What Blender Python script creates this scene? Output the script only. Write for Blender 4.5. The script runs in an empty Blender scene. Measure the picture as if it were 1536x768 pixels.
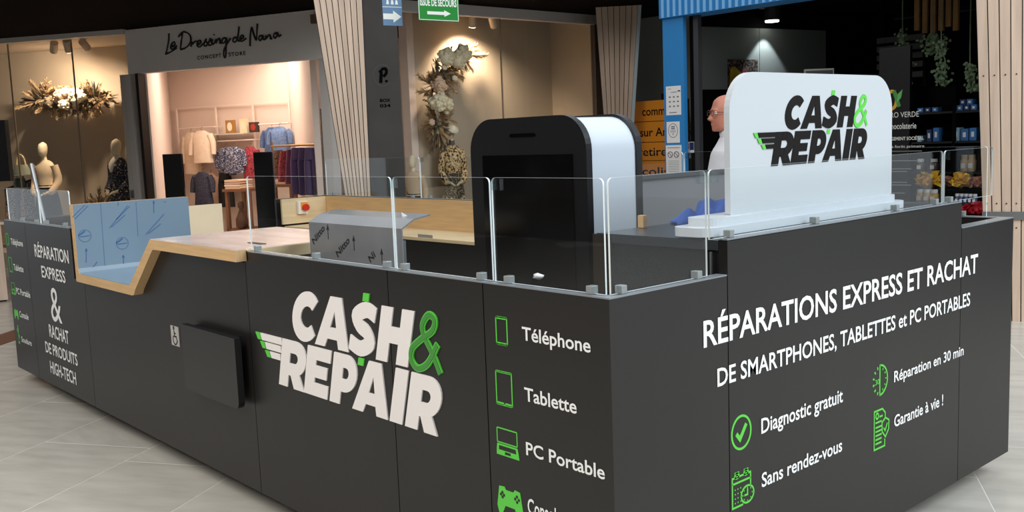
import bpy, math, random
import numpy as np
from mathutils import Vector, Matrix
random.seed(7)
SC = bpy.context.scene
COL = SC.collection

# ------------------------------------------------------------------ camera
FPX = 1459.454
YAW, PITCH, ROLL = math.radians(48.56537), math.radians(6.85932), math.radians(-2.20695)
CAM = np.array([1.63195, -1.75647, 1.49575])
FW = np.array([-math.sin(YAW)*math.cos(PITCH), math.cos(YAW)*math.cos(PITCH), -math.sin(PITCH)])
_r = np.cross(FW, [0, 0, 1]); _r /= np.linalg.norm(_r); _u = np.cross(_r, FW)
RT = math.cos(ROLL)*_r + math.sin(ROLL)*_u
UP = -math.sin(ROLL)*_r + math.cos(ROLL)*_u
cd = bpy.data.cameras.new('camera'); cam = bpy.data.objects.new('camera', cd); COL.objects.link(cam)
cd.sensor_width = 36.0; cd.lens = FPX/1536*36; cd.clip_start = 0.05; cd.clip_end = 200
cam.matrix_world = Matrix(((RT[0], UP[0], -FW[0], CAM[0]), (RT[1], UP[1], -FW[1], CAM[1]), (RT[2], UP[2], -FW[2], CAM[2]), (0, 0, 0, 1)))
SC.camera = cam

# ------------------------------------------------------------------ light of the mall
w = bpy.data.worlds.new('world'); SC.world = w; w.use_nodes = True
bg = w.node_tree.nodes['Background']; bg.inputs[0].default_value = (0.86, 0.93, 1.0, 1); bg.inputs[1].default_value = 0.8
SC.view_settings.view_transform = 'Standard'; SC.view_settings.look = 'None'
SC.view_settings.gamma = 1; SC.view_settings.exposure = 0.0; SC.view_settings.use_curve_mapping = False
def area(name, loc, target, size, power, col, sy=None):
    l = bpy.data.lights.new(name, 'AREA'); l.energy = power; l.size = size; l.color = col
    if sy: l.shape = 'RECTANGLE'; l.size_y = sy
    o = bpy.data.objects.new(name, l); COL.objects.link(o); o.location = loc
    o.rotation_euler = (Vector(target)-Vector(loc)).to_track_quat('-Z', 'Y').to_euler(); return o
def spot(name, loc, target, power, col, ang=60, blend=.6, rad=.05):
    l = bpy.data.lights.new(name, 'SPOT'); l.energy = power; l.color = col; l.spot_size = math.radians(ang); l.spot_blend = blend; l.shadow_soft_size = rad
    o = bpy.data.objects.new(name, l); COL.objects.link(o); o.location = loc
    o.rotation_euler = (Vector(target)-Vector(loc)).to_track_quat('-Z', 'Y').to_euler(); return o
area('skylight_right_offscreen', (6.5, 4.0, 7.0), (0, 1.2, 0.6), 5.0, 900, (0.86, 0.94, 1.0))
area('concourse_ceiling_offscreen', (-1.5, -4.5, 6.0), (-2.0, 0.0, 0.5), 4.0, 350, (1.0, 0.94, 0.86))
WARM = (1.0, 0.80, 0.60)

# ------------------------------------------------------------------ pixel rays onto real planes (photo taken as 1536x768)
def ray(u, v): return FW + RT*(u-768)/FPX - UP*(v-384)/FPX
def PX(u, v, x): d = ray(u, v); return CAM + d*((x-CAM[0])/d[0])
def PY(u, v, y): d = ray(u, v); return CAM + d*((y-CAM[1])/d[1])
def PZ(u, v, z): d = ray(u, v); return CAM + d*((z-CAM[2])/d[2])
def PD(u, v, t): return CAM + ray(u, v)*t
def PN(u, v, p, n):
    d = ray(u, v); p = np.array(p); n = np.array(n); return CAM + d*(((p-CAM)@n)/(d@n))

# ------------------------------------------------------------------ materials
def lin(c):
    return tuple(((x/255)/12.92 if x/255 <= .04045 else ((x/255+.055)/1.055)**2.4) for x in c) + (1,)
MATS = {}
def mat(name, c, rough=.5, metal=0, var=0, scale=8, bump=0, c2=None, spec=.5, stretch=None, objrand=0, detail=4):
    if name in MATS: return MATS[name]
    m = bpy.data.materials.new(name); m.use_nodes = True; nt = m.node_tree; b = nt.nodes['Principled BSDF']
    b.inputs['Roughness'].default_value = rough; b.inputs['Metallic'].default_value = metal
    b.inputs['Specular IOR Level'].default_value = spec
    col = lin(c); b.inputs['Base Color'].default_value = col
    m.diffuse_color = col
    if var or bump or c2:
        tc = nt.nodes.new('ShaderNodeTexCoord'); mp = nt.nodes.new('ShaderNodeMapping'); nz = nt.nodes.new('ShaderNodeTexNoise')
        nt.links.new(tc.outputs['Object'], mp.inputs[0]); nt.links.new(mp.outputs[0], nz.inputs[0])
        if stretch: mp.inputs['Scale'].default_value = stretch
        nz.inputs['Scale'].default_value = scale; nz.inputs['Detail'].default_value = detail
        if var or c2:
            rp = nt.nodes.new('ShaderNodeValToRGB'); nt.links.new(nz.outputs[0], rp.inputs[0])
            if c2: a, d = col, lin(c2)
            else: a = tuple(x*(1-var) for x in col[:3])+(1,); d = tuple(min(1, x*(1+var)) for x in col[:3])+(1,)
            rp.color_ramp.elements[0].color = a; rp.color_ramp.elements[1].color = d
            rp.color_ramp.elements[0].position = .33; rp.color_ramp.elements[1].position = .67
            out = rp.outputs[0]
            if objrand:
                oi = nt.nodes.new('ShaderNodeObjectInfo'); hs = nt.nodes.new('ShaderNodeHueSaturation'); mr = nt.nodes.new('ShaderNodeMapRange')
                nt.links.new(oi.outputs['Random'], mr.inputs[0]); mr.inputs[3].default_value = 1-objrand; mr.inputs[4].default_value = 1+objrand
                nt.links.new(mr.outputs[0], hs.inputs['Value']); nt.links.new(out, hs.inputs['Color']); out = hs.outputs[0]
                ad = nt.nodes.new('ShaderNodeVectorMath'); ad.operation = 'ADD'; cb = nt.nodes.new('ShaderNodeCombineXYZ'); mm = nt.nodes.new('ShaderNodeMath'); mm.operation = 'MULTIPLY'; mm.inputs[1].default_value = 37
                nt.links.new(oi.outputs['Random'], mm.inputs[0]); nt.links.new(mm.outputs[0], cb.inputs[0]); nt.links.new(tc.outputs['Object'], ad.inputs[0]); nt.links.new(cb.outputs[0], ad.inputs[1]); nt.links.new(ad.outputs[0], mp.inputs[0])
            nt.links.new(out, b.inputs['Base Color'])
        if bump:
            bp = nt.nodes.new('ShaderNodeBump'); bp.inputs['Strength'].default_value = bump; bp.inputs['Distance'].default_value = .01
            nt.links.new(nz.outputs[0], bp.inputs['Height']); nt.links.new(bp.outputs[0], b.inputs['Normal'])
    MATS[name] = m; return m
def pattern(name, cols, scale=40, rough=.8, pos=None, vor=True):
    if name in MATS: return MATS[name]
    m = bpy.data.materials.new(name); m.use_nodes = True; nt = m.node_tree; b = nt.nodes['Principled BSDF']; b.inputs['Roughness'].default_value = rough
    tc = nt.nodes.new('ShaderNodeTexCoord'); rp = nt.nodes.new('ShaderNodeValToRGB'); rp.color_ramp.interpolation = 'CONSTANT'
    nz = nt.nodes.new('ShaderNodeTexNoise'); nz.inputs['Scale'].default_value = scale; nz.inputs['Detail'].default_value = 2
    nt.links.new(tc.outputs['Object'], nz.inputs[0]); nt.links.new(nz.outputs[0], rp.inputs[0])
    pos = pos or [.0, .47, .56, .64][:len(cols)]
    e = rp.color_ramp.elements
    while len(e) < len(cols): e.new(.5)
    for i, c in enumerate(cols): e[i].position = pos[i]; e[i].color = lin(c)
    nt.links.new(rp.outputs[0], b.inputs['Base Color']); m.diffuse_color = lin(cols[0]); MATS[name] = m; return m
def glass(name, tint=(.97, .98, .98), refl=.08, rough=.02):
    m = bpy.data.materials.new(name); m.use_nodes = True; nt = m.node_tree; nt.nodes.remove(nt.nodes['Principled BSDF'])
    o = nt.nodes['Material Output']; t = nt.nodes.new('ShaderNodeBsdfTransparent'); t.inputs[0].default_value = tint+(1,)
    g = nt.nodes.new('ShaderNodeBsdfGlossy'); g.inputs['Roughness'].default_value = rough; g.inputs[0].default_value = (1, 1, 1, 1)
    lw = nt.nodes.new('ShaderNodeLayerWeight'); lw.inputs[0].default_value = .5; mx = nt.nodes.new('ShaderNodeMixShader')
    pw = nt.nodes.new('ShaderNodeMath'); pw.operation = 'POWER'; pw.inputs[1].default_value = 5
    ma = nt.nodes.new('ShaderNodeMath'); ma.operation = 'MULTIPLY_ADD'; ma.inputs[1].default_value = .35; ma.inputs[2].default_value = refl*.5; ma.use_clamp = True
    nt.links.new(lw.outputs['Facing'], pw.inputs[0]); nt.links.new(pw.outputs[0], ma.inputs[0]); nt.links.new(ma.outputs[0], mx.inputs[0])
    nt.links.new(t.outputs[0], mx.inputs[1]); nt.links.new(g.outputs[0], mx.inputs[2]); nt.links.new(mx.outputs[0], o.inputs[0])
    MATS[name] = m; m.diffuse_color = (.8, .9, .95, .3); return m
def emit(name, c, s):
    m = bpy.data.materials.new(name); m.use_nodes = True; b = m.node_tree.nodes['Principled BSDF']
    b.inputs['Base Color'].default_value = lin(c); b.inputs['Emission Color'].default_value = lin(c); b.inputs['Emission Strength'].default_value = s
    MATS[name] = m; return m

M_PANEL = mat('charcoal_laminate', (28, 25, 24), .38, var=.05, scale=3, spec=.5)
M_PLINTH = mat('plinth_black', (28, 26, 25), .6)
M_PLY = mat('plywood_face', (214, 190, 150), .5, var=.10, scale=3, stretch=(1, 1, 9))
M_PLYEDGE = mat('plywood_edge', (205, 168, 120), .5, var=.08, scale=5, stretch=(1, 1, 14))
M_PLYDARK = mat('plywood_core', (200, 164, 118), .6, var=.10, scale=3, stretch=(60, 60, 1))
M_WHITE = mat('white_vinyl', (240, 240, 238), .5)
M_LETTER = mat('letter_white', (238, 232, 228), .5)
M_GREEN = mat('green_vinyl', (92, 205, 70), .45)
M_GREEND = mat('green_acrylic', (66, 140, 58), .3)
M_BLACKP = mat('black_print', (18, 13, 12), .6, spec=.2)
M_SIGNW = mat('white_gloss_board', (196, 201, 205), .2)
M_BLACK = mat('phone_black', (18, 18, 21), .33)
M_SCREEN = mat('phone_screen', (5, 5, 6), .16)
M_STEEL = mat('brushed_steel', (170, 172, 175), .3, metal=.9)
M_ALU = mat('aluminium', (150, 152, 155), .38, metal=.7)
M_FILM = mat('blue_film', (118, 138, 154), .22, var=.05, scale=2)
M_FILMP = mat('film_print', (52, 92, 140), .4)
M_FILMG = mat('clear_film_steel', (206, 198, 194), .14, var=.16, scale=4, bump=.12, stretch=(1, 3, 1), spec=.8)
M_WRAP = mat('grey_film', (138, 138, 140), .2, var=.16, scale=2.4, bump=.25, spec=.7)
M_CLEAR = glass('acrylic_clear', refl=.075)
M_EDGE = mat('acrylic_edge', (225, 232, 232), .3)
M_CLIP = mat('acrylic_clip', (140, 145, 145), .15)
M_GLASS = glass('shop_glass', tint=(.985, .98, .97), refl=.055)

# ------------------------------------------------------------------ mesh building
class MB:
    def __init__(s): s.v = []; s.f = []; s.m = []; s.sm = []
    def add(s, v, f, mi=0, smooth=False):
        o = len(s.v); s.v += [tuple(map(float, p)) for p in v]; s.f += [tuple(i+o for i in q) for q in f]; s.m += [mi]*len(f); s.sm += [smooth]*len(f); return s
    def box(s, a, b, mi=0):
        x0, y0, z0 = [min(p, q) for p, q in zip(a, b)]; x1, y1, z1 = [max(p, q) for p, q in zip(a, b)]
        v = [(x0, y0, z0), (x1, y0, z0), (x1, y1, z0), (x0, y1, z0), (x0, y0, z1), (x1, y0, z1), (x1, y1, z1), (x0, y1, z1)]
        return s.add(v, [(0, 3, 2, 1), (4, 5, 6, 7), (0, 1, 5, 4), (1, 2, 6, 5), (2, 3, 7, 6), (3, 0, 4, 7)], mi)
    def obox(s, o, ex, ey, ez, mi=0):     # oriented box: corner + three edge vectors
        o, ex, ey, ez = [np.array(q, float) for q in (o, ex, ey, ez)]
        v = [o, o+ex, o+ex+ey, o+ey, o+ez, o+ex+ez, o+ex+ey+ez, o+ey+ez]
        f = [(0, 3, 2, 1), (4, 5, 6, 7), (0, 1, 5, 4), (1, 2, 6, 5), (2, 3, 7, 6), (3, 0, 4, 7)]
        if np.dot(np.cross(ex, ey), ez) < 0: f = [q[::-1] for q in f]
        return s.add(v, f, mi)
    def prism(s, poly, o, u, v, n, d, mi=0, mside=None, smooth=False):   # 2D polygon in frame (o,u,v) pushed along n by d
        o, u, v, n = [np.array(q, float) for q in (o, u, v, n)]; k = len(poly)
        a = sum(poly[i][0]*poly[(i+1) % k][1]-poly[(i+1) % k][0]*poly[i][1] for i in range(k))
        if (a < 0) != (np.dot(np.cross(u, v), n) < 0): poly = poly[::-1]
        P0 = [o+u*p+v*q for p, q in poly]; P1 = [p+n*d for p in P0]
        s.add(P0+P1, [tuple(range(k))[::-1], tuple(range(k, 2*k))], mi)
        s.add(P0+P1, [(i, (i+1) % k, k+(i+1) % k, k+i) for i in range(k)], mi if mside is None else mside, smooth); return s
    def tube(s, pts, r, n=8, mi=0, cap=True):
        pts = [np.array(p, float) for p in pts]; k = len(pts); rr = r if hasattr(r, '__len__') else [r]*k
        V = []; prev = None
        for i, p in enumerate(pts):
            t = pts[min(i+1, k-1)]-pts[max(i-1, 0)]; t = t/(np.linalg.norm(t)+1e-9)
            if prev is None:
                a = np.array([0, 0, 1.]) if abs(t[2]) < .9 else np.array([1., 0, 0])
            else: a = prev
            x = a - t*(a@t); x /= np.linalg.norm(x)+1e-9; prev = x; y = np.cross(t, x)
            V += [p+rr[i]*(x*math.cos(2*math.pi*j/n)+y*math.sin(2*math.pi*j/n)) for j in range(n)]
        F = [(i*n+j, i*n+(j+1) % n, (i+1)*n+(j+1) % n, (i+1)*n+j) for i in range(k-1) for j in range(n)]
        s.add(V, F, mi, True)
        if cap: s.add([V[j] for j in range(n)]+V[-n:], [tuple(range(n))[::-1], tuple(range(n, 2*n))], mi)
        return s
    def loft(s, secs, n=16, mi=0, cap=True, wave=0, nw=7, ax=None):   # secs: (centre xyz, rx, ry[, wave]) in local axes ax=(ux,uy)
        ux, uy = ax if ax else (np.array([1., 0, 0]), np.array([0, 1., 0])); V = []
        for q in secs:
            c, rx, ry = np.array(q[0], float), q[1], q[2]; wv = q[3] if len(q) > 3 else wave
            for j in range(n):
                a = 2*math.pi*j/n; k = 1+wv*math.sin(nw*a)
                V.append(c+np.array(ux)*rx*k*math.cos(a)+np.array(uy)*ry*k*math.sin(a))
        K = len(secs); up = secs[-1][0][2] >= secs[0][0][2]
        F = [(i*n+j, i*n+(j+1) % n, (i+1)*n+(j+1) % n, (i+1)*n+j) for i in range(K-1) for j in range(n)]
        if not up: F = [q[::-1] for q in F]
        s.add(V, F, mi, True)
        if cap:
            f = [tuple(range(n))[::-1], tuple(range(n, 2*n))]
            if not up: f = [q[::-1] for q in f]
            s.add(V[:n]+V[-n:], f, mi)
        return s
    def ball(s, c, r, n=10, m=6, mi=0, bump=0):
        c = np.array(c, float); r = np.array(r if hasattr(r, '__len__') else (r, r, r), float); V = [c+r*(0, 0, -1)]
        for i in range(1, m):
            t = math.pi*i/m-math.pi/2
            for j in range(n):
                a = 2*math.pi*j/n; k = 1+bump*(random.random()-.5); V.append(c+k*r*(math.cos(t)*math.cos(a), math.cos(t)*math.sin(a), math.sin(t)))
        V.append(c+r*(0, 0, 1)); F = [(0, 1+(j+1) % n, 1+j) for j in range(n)]
        for i in range(m-2): F += [(1+i*n+j, 1+i*n+(j+1) % n, 1+(i+1)*n+(j+1) % n, 1+(i+1)*n+j) for j in range(n)]
        e = len(V)-1; F += [(e, 1+(m-2)*n+j, 1+(m-2)*n+(j+1) % n) for j in range(n)]
        return s.add(V, F, mi, True)

ORG = {}
def obj(name, mb, mats, parent=None, label=None, cat=None, group=None, kind=None, bevel=0):
    mats = mats if isinstance(mats, (list, tuple)) else [mats]
    v = np.array(mb.v) if not isinstance(mb, bpy.types.Mesh) else None
    if parent is not None: o0 = np.array(ORG[parent.name])
    else:
        lo, hi = v.min(0), v.max(0); o0 = np.array([(lo[0]+hi[0])/2, (lo[1]+hi[1])/2, lo[2]])
    me = bpy.data.meshes.new(name); me.from_pydata([tuple(p) for p in v-o0], [], mb.f)
    for m in mats: me.materials.append(m)
    me.polygons.foreach_set('material_index', mb.m); me.polygons.foreach_set('use_smooth', mb.sm); me.update()
    o = bpy.data.objects.new(name, me); COL.objects.link(o)
    if parent is not None: o.parent = parent
    else: o.location = o0
    ORG[o.name] = o0
    if bevel:
        bv = o.modifiers.new('bevel', 'BEVEL'); bv.width = bevel; bv.segments = 2; bv.limit_method = 'ANGLE'
    tag(o, label, cat, group, kind); return o
def tag(o, label=None, cat=None, group=None, kind=None):
    if label: o['label'] = label
    if cat: o['category'] = cat
    if group: o['group'] = group
    if kind: o['kind'] = kind
    return o
def thing(name, loc, label=None, cat=None, group=None, kind=None, rz=0):
    o = bpy.data.objects.new(name, None); COL.objects.link(o); o.empty_display_size = .1
    o.location = loc; o.rotation_euler = (0, 0, rz); ORG[o.name] = np.zeros(3) if rz else np.array(loc, float)
    return tag(o, label, cat, group, kind)
def local(name, label=None, cat=None, group=None, loc=(0, 0, 0), rz=0):   # an Empty whose parts are built in local coordinates
    o = thing(name, loc, label, cat, group); o.rotation_euler = (0, 0, rz); ORG[o.name] = np.zeros(3); return o
def share(src, name, parent, mw):       # a further piece that shares mesh data, placed by matrix in the parent's frame
    c = src.copy(); c.name = name; COL.objects.link(c); c.parent = parent; c.matrix_local = mw
    for k in list(c.keys()): del c[k]
    return c
def smooth_path(pts, k=6, closed=False):
    P = [np.array(p, float) for p in pts]; n = len(P); out = []
    rng = range(n if closed else n-1)
    for i in rng:
        g = (lambda q: P[q % n]) if closed else (lambda q: P[max(0, min(n-1, q))])
        p0, p1, p2, p3 = g(i-1), g(i), g(i+1), g(i+2)
        for j in range(k):
            t = j/k; out.append(.5*((2*p1)+(-p0+p2)*t+(2*p0-5*p1+4*p2-p3)*t*t+(-p0+3*p1-3*p2+p3)*t**3))
    if not closed: out.append(P[-1])
    return out
def rrect(x0, y0, x1, y1, r, n=6, corners=(1, 1, 1, 1)):      # bl, br, tr, tl
    out = []
    for (cx, cy, a0, on, px, py) in ((x0+r, y0+r, 180, corners[0], x0, y0), (x1-r, y0+r, 270, corners[1], x1, y0), (x1-r, y1-r, 0, corners[2], x1, y1), (x0+r, y1-r, 90, corners[3], x0, y1)):
        if not on: out.append((px, py)); continue
        for i in range(n+1):
            a = math.radians(a0+90*i/n); out.append((cx+r*math.cos(a), cy+r*math.sin(a)))
    return out
def stroke2d(pts, wd, closed=False):      # thick polyline as quads (list of polygons)
    P = [np.array(p, float) for p in pts]; n = len(P); L = []; R = []
    for i in range(n):
        a = P[(i-1) % n] if closed or i > 0 else None; b = P[(i+1) % n] if closed or i < n-1 else None
        d1 = (P[i]-a) if a is not None else None; d2 = (b-P[i]) if b is not None else None
        if d1 is None: d1 = d2
        if d2 is None: d2 = d1
        d1 = d1/(np.linalg.norm(d1)+1e-12); d2 = d2/(np.linalg.norm(d2)+1e-12); t = d1+d2
        if np.linalg.norm(t) < 1e-6: t = d1
        t = t/np.linalg.norm(t); nn = np.array([-t[1], t[0]]); k = 1/max(.4, abs(nn@np.array([-d1[1], d1[0]])))
        L.append(P[i]+nn*wd/2*k); R.append(P[i]-nn*wd/2*k)
    m = n if closed else n-1
    return [[tuple(R[i]), tuple(R[(i+1) % n]), tuple(L[(i+1) % n]), tuple(L[i])] for i in range(m)]
def ribbon(mb, pts, wd, fr, d, mi=0, closed=False, ramp=0):    # one solid ribbon from a 2D polyline in frame fr=(o,u,v,n)
    o, u, v, n = [np.array(q, float) for q in fr]
    qs = stroke2d(pts, wd, closed); k = len(qs)
    Rr = [q[0] for q in qs]; Ll = [q[3] for q in qs]
    if not closed: Rr.append(qs[-1][1]); Ll.append(qs[-1][2])
    N = len(Rr); V = []
    for lst, h in ((Rr, 0), (Ll, 0), (Rr, d), (Ll, d)): V += [o+u*p[0]+v*p[1]+n*(h+(ramp*i/N if h else 0)) for i, p in enumerate(lst)]
    F = []
    for i in range(k):
        j = (i+1) % N
        F += [(2*N+i, 2*N+j, 3*N+j, 3*N+i), (i, j, 2*N+j, 2*N+i), (N+j, N+i, 3*N+i, 3*N+j)]
    if not closed: F += [(0, 2*N, 3*N, N), (N-1, 2*N-1, 4*N-1, 3*N-1)]
    if np.dot(np.cross(u, v), n) < 0: F = [q[::-1] for q in F]
    mb.add(V, F, mi); return mb
_TC = {}
def text_mesh(s, bold=0, spacing=1.0):
    key = (s, bold, spacing)
    if key in _TC: return _TC[key]
    c = bpy.data.curves.new('t', 'FONT'); c.body = s; c.size = 1; c.resolution_u = 3; c.offset = bold; c.space_character = spacing; c.fill_mode = 'FRONT'
    o = bpy.data.objects.new('t', c); COL.objects.link(o); dg = bpy.context.evaluated_depsgraph_get(); dg.update()
    me = bpy.data.meshes.new_from_object(o.evaluated_get(dg))
    v = np.array([q.co[:] for q in me.vertices]); f = [tuple(p.vertices) for p in me.polygons]
    bpy.data.objects.remove(o); bpy.data.curves.remove(c); bpy.data.meshes.remove(me)
    _TC[key] = (v, f); return v, f
def text(mb, s, o, u, v, n, width, cap, bold=.012, d=.0015, mi=0, spacing=1.0, shear=0):
    tv, tf = text_mesh(s, bold, spacing); hv, _ = text_mesh('H', bold); ch = hv[:, 1].max()
    o, u, v, n = [np.array(q, float) for q in (o, u, v, n)]
    x0, x1 = tv[:, 0].min(), tv[:, 0].max(); kx = width/(x1-x0); ky = cap/ch
    V = [o+u*((p[0]-x0)*kx+shear*p[1]*ky)+v*p[1]*ky+n*d for p in tv]
    if np.dot(np.cross(u, v), n) < 0: tf = [q[::-1] for q in tf]
    mb.add(V, tf, mi); return mb
def words(name, s, o, u, v, n, width, cap, m, par, bold=.014, d=.0015, gap=.16, mi=0):
    tv, tf = text_mesh(s, bold); xs = np.sort(tv[:, 0]); cuts = [(xs[i]+xs[i+1])/2 for i in range(len(xs)-1) if xs[i+1]-xs[i] > gap]
    if ' ' not in s: cuts = []
    full = MB(); text(full, s, o, u, v, n, width, cap, bold, d); V = np.array(full.v); out = []
    cuts = [-1e9]+cuts+[1e9]
    for a, b in zip(cuts[:-1], cuts[1:]):
        F = [q for q in full.f if a < tv[q[0], 0] < b]; ids = sorted({i for q in F for i in q}); mp = {i: k for k, i in enumerate(ids)}
        if ids: out.append(obj(name, MB().add(V[ids], [tuple(mp[i] for i in q) for q in F]), m, par))
    return out
XU, YU, ZU = np.array([1., 0, 0]), np.array([0, 1., 0]), np.array([0, 0, 1.])

# ================================================================== the setting
F0, F1, F2 = np.array([-12.6, 1.95, 0]), np.array([-11.0, 3.0, 0]), np.array([-8.3, 4.2, 0])
F3, F4 = np.array([-7.35, 4.66, 0]), np.array([-7.35, 7.75, 0])
EL = (F1-F0)/np.linalg.norm(F1-F0); NL = np.array([-EL[1], EL[0], 0])      # left window, inward normal
ES = (F2-F1)/np.linalg.norm(F2-F1); NS = np.array([-ES[1], ES[0], 0])      # sign and opening
def PS(u, v, t): return PN(u, v, F1+NS*t, NS)        # pixel on the plane t metres inside the boutique opening
def PL(u, v, t): return PN(u, v, F1+NL*t, NL)        # the same for the left display window
HT = 3.05

M_TILE = mat('floor_tile', (194, 189, 179), .24, var=.10, scale=2.8, stretch=(1, 3.5, 1), objrand=.035, detail=12)
M_GROUT = mat('floor_joint', (222, 218, 210), .5)
M_CEIL = mat('dark_ceiling', (22, 18, 16), 1.0, spec=.03)
M_FASCIA = mat('grey_fascia', (228, 220, 214), .6, var=.03, scale=3)
M_JAMB = mat('grey_jamb', (206, 198, 192), .5)
M_PINK = mat('boutique_wall', (236, 216, 202), .75)
M_BEIGE = mat('display_backdrop', (196, 180, 158), .75, var=.03, scale=2)
M_MALLW = mat('mall_wall', (84, 78, 72), .8)
M_DARK = mat('black_interior', (14, 14, 15), .55)
M_STRIP = mat('brown_floor_strip', (120, 78, 60), .45, var=.1, scale=5)

fl = obj('floor', MB().box((-24, -9, -.06), (14, 16, -.0006)), M_GROUT, kind='structure')
ANG = math.radians(32.2); e1 = np.array([math.cos(ANG), math.sin(ANG), 0]); e2 = np.array([-e1[1], e1[0], 0])
TW, TL, GAP = .65, 1.3, .006
tl = MB(); tl.box((-TW/2+GAP/2, -TL/2+GAP/2, -.0006), (TW/2-GAP/2, TL/2-GAP/2, 0))
cells = []
for i in range(-28, 24):
    c1 = -2.72+TW*(i+.5)
    off = (0, .45, .9, .2)[i % 4]
    for j in range(-14, 14):
        c2 = 1.54-.65+TL*j+off; p = e1*c1+e2*c2
        if not (-22 < p[0] < 12 and -8 < p[1] < 14): continue
        d = p+np.array([0, 0, 0])-CAM; dep = d@FW
        uu = 768+FPX*(d@RT)/max(dep, .1); vv = 384-FPX*(d@UP)/max(dep, .1)
        vis = dep > .8 and -200 < uu < 1736 and vv < 1150
        inside = -5.2 < p[0] < -.2 and .3 < p[1] < 2.3
        cells.append(((0 if vis and not inside else 50)+np.linalg.norm(d[:2]), p))
cells.sort(key=lambda q: q[0])
tile0 = None; rest = MB()
for k, (_, p) in enumerate(cells):
    if k < 240:
        if tile0 is None:
            tile0 = obj('tile', tl, M_TILE, fl)
            me = tile0.data
            for vx in me.vertices: vx.co = Vector(vx.co)+Vector(ORG[fl.name])
            t = tile0
        else:
            t = tile0.copy(); COL.objects.link(t); t.parent = fl
        t.location = Vector(p-ORG[fl.name]); t.rotation_euler = (0, 0, ANG)
    else:
        a = e1*(TW/2-GAP/2); b = e2*(TL/2-GAP/2)
        rest.obox(p-a-b-ZU*.0006, 2*a, 2*b, ZU*.0006)
rt = obj('tile_field', rest, M_TILE, fl, kind='stuff')

obj('ceiling', MB().prism([(-20, -8), (-6.8, -8), (-6.8, 4.2), (-5.4, 6.3), (6, 6.3), (6, 14), (-20, 14)], (0, 0, HT+.012), XU, YU, ZU, .25), M_CEIL, kind='structure')
obj('wall_behind', MB().box((-20, -8.4, 0), (14, -8.1, 6.5)), M_MALLW, kind='structure')

# ---- boutique shell
def wallseg(mb, a, b, z0, z1, th=.1, nrm=None, mi=0):
    a = np.array(a, float); b = np.array(b, float); d = b-a; n = np.array([-d[1], d[0], 0]); n /= np.linalg.norm(n)
    if nrm is not None and n@np.array(nrm) < 0: n = -n
    mb.obox((a[0], a[1], z0), (d[0], d[1], 0), n*th, (0, 0, z1-z0), mi); return mb
BK = 3.3
bcl = PS(262, 250, BK); bcr = PS(440, 250, BK)
obj('wall_boutique_back', wallseg(MB(), bcl-ES*.02, bcr+ES*4.5, 0, HT, .1, NS), M_PINK, kind='structure')
jl = PS(219, 250, .0)
obj('wall_boutique_left', wallseg(MB(), jl+ES*.02+NS*.12, bcl, 0, HT, .1, -ES), M_PINK, kind='structure')
jr = PS(487, 250, .0)
wr = PS(474, 250, .9)
obj('wall_boutique_right', wallseg(MB(), wr, bcr, 0, HT, .08, ES), M_PINK, kind='structure')
# sign fascia over the opening
fa, fb = PS(190, 80, 0), PS(484, 60, 0)
fas = MB(); fas.obox((fa[0], fa[1], 2.5), ES*np.linalg.norm((fb-fa)[:2]), NS*.12, (0, 0, HT-2.5))
FAS = obj('wall_fascia', fas, M_FASCIA, kind='structure')
# jambs
jb = MB(); ja = PS(191, 250, 0)
jb.obox((ja[0], ja[1], 0), ES*.17, NS*.14, (0, 0, 2.5))
jamb = obj('trim_1', jb, M_JAMB, kind='structure')
kb = MB(); jk = PS(214, 250, -.02); kb.obox((jk[0], jk[1], 0), ES*.045, NS*.12, (0, 0, 2.5))
obj('door_track', kb, mat('black_track', (25, 20, 18), .4), jamb)
obj('lock_plate', MB().obox(PS(196, 297, -.015), ES*.06, NS*.012, (0, 0, .1)), M_STEEL, jamb)
obj('trim_2', MB().obox((jr-ES*.0)*np.array([1, 1, 0]), ES*.12, NS*.14, (0, 0, 2.5)), M_JAMB, kind='structure')
# left display window: backdrop, ceiling, header, panes with butt joints
LB = 1.25
bl0, bl1 = PL(-260, 150, LB), PL(186, 150, LB)
obj('wall_display_left', wallseg(MB(), bl0, PL(206, 150, LB), 0, HT, .08, NL), M_BEIGE, kind='structure')
obj('wall_display_side', wallseg(MB(), F1+NL*.05+EL*.0, PL(207, 150, LB), 0, HT, .03, EL), M_BEIGE, kind='structure')
a0 = F0-EL*3.2
obj('display_ceiling', MB().obox((a0[0], a0[1], HT-.03), (F1-a0), NL*LB, (0, 0, .03)), mat('white_soffit', (230, 214, 196), .8), kind='structure', label='pale soffit inside the left display window', cat='soffit')
obj('display_plinth', MB().obox((a0[0]+NL[0]*.03, a0[1]+NL[1]*.03, 0), (F1-a0)-EL*.05, NL*(LB-.05), (0, 0, .22)), M_BEIGE, kind='structure', label='low beige podium inside the left display window', cat='podium')
hd = MB(); hd.obox((a0[0]-NL[0]*.05, a0[1]-NL[1]*.05, HT-.05), F1-a0, NL*.08, (0, 0, .06)); obj('trim_3', hd, M_JAMB, kind='structure')
W1 = thing('window_1', tuple(a0), kind='structure')
cuts = [0] + [float((PL(u, 150, 0)-a0)[:2]@EL[:2]) for u in (19, 114)] + [float(np.linalg.norm(F1-a0))]
for k in range(3):
    s0, s1 = cuts[k]+.004, cuts[k+1]-.004
    obj('pane', MB().obox(a0+EL*s0+ZU*.02, EL*(s1-s0), NL*.012, ZU*(HT-.08)), M_GLASS, W1)
for s in cuts[1:3]:
    obj('joint', MB().obox(a0+EL*(s-.007)-NL*.002+ZU*.02, EL*.014, NL*.016, ZU*(HT-.08)), mat('glass_joint', (140, 124, 106), .4), W1)
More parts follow.
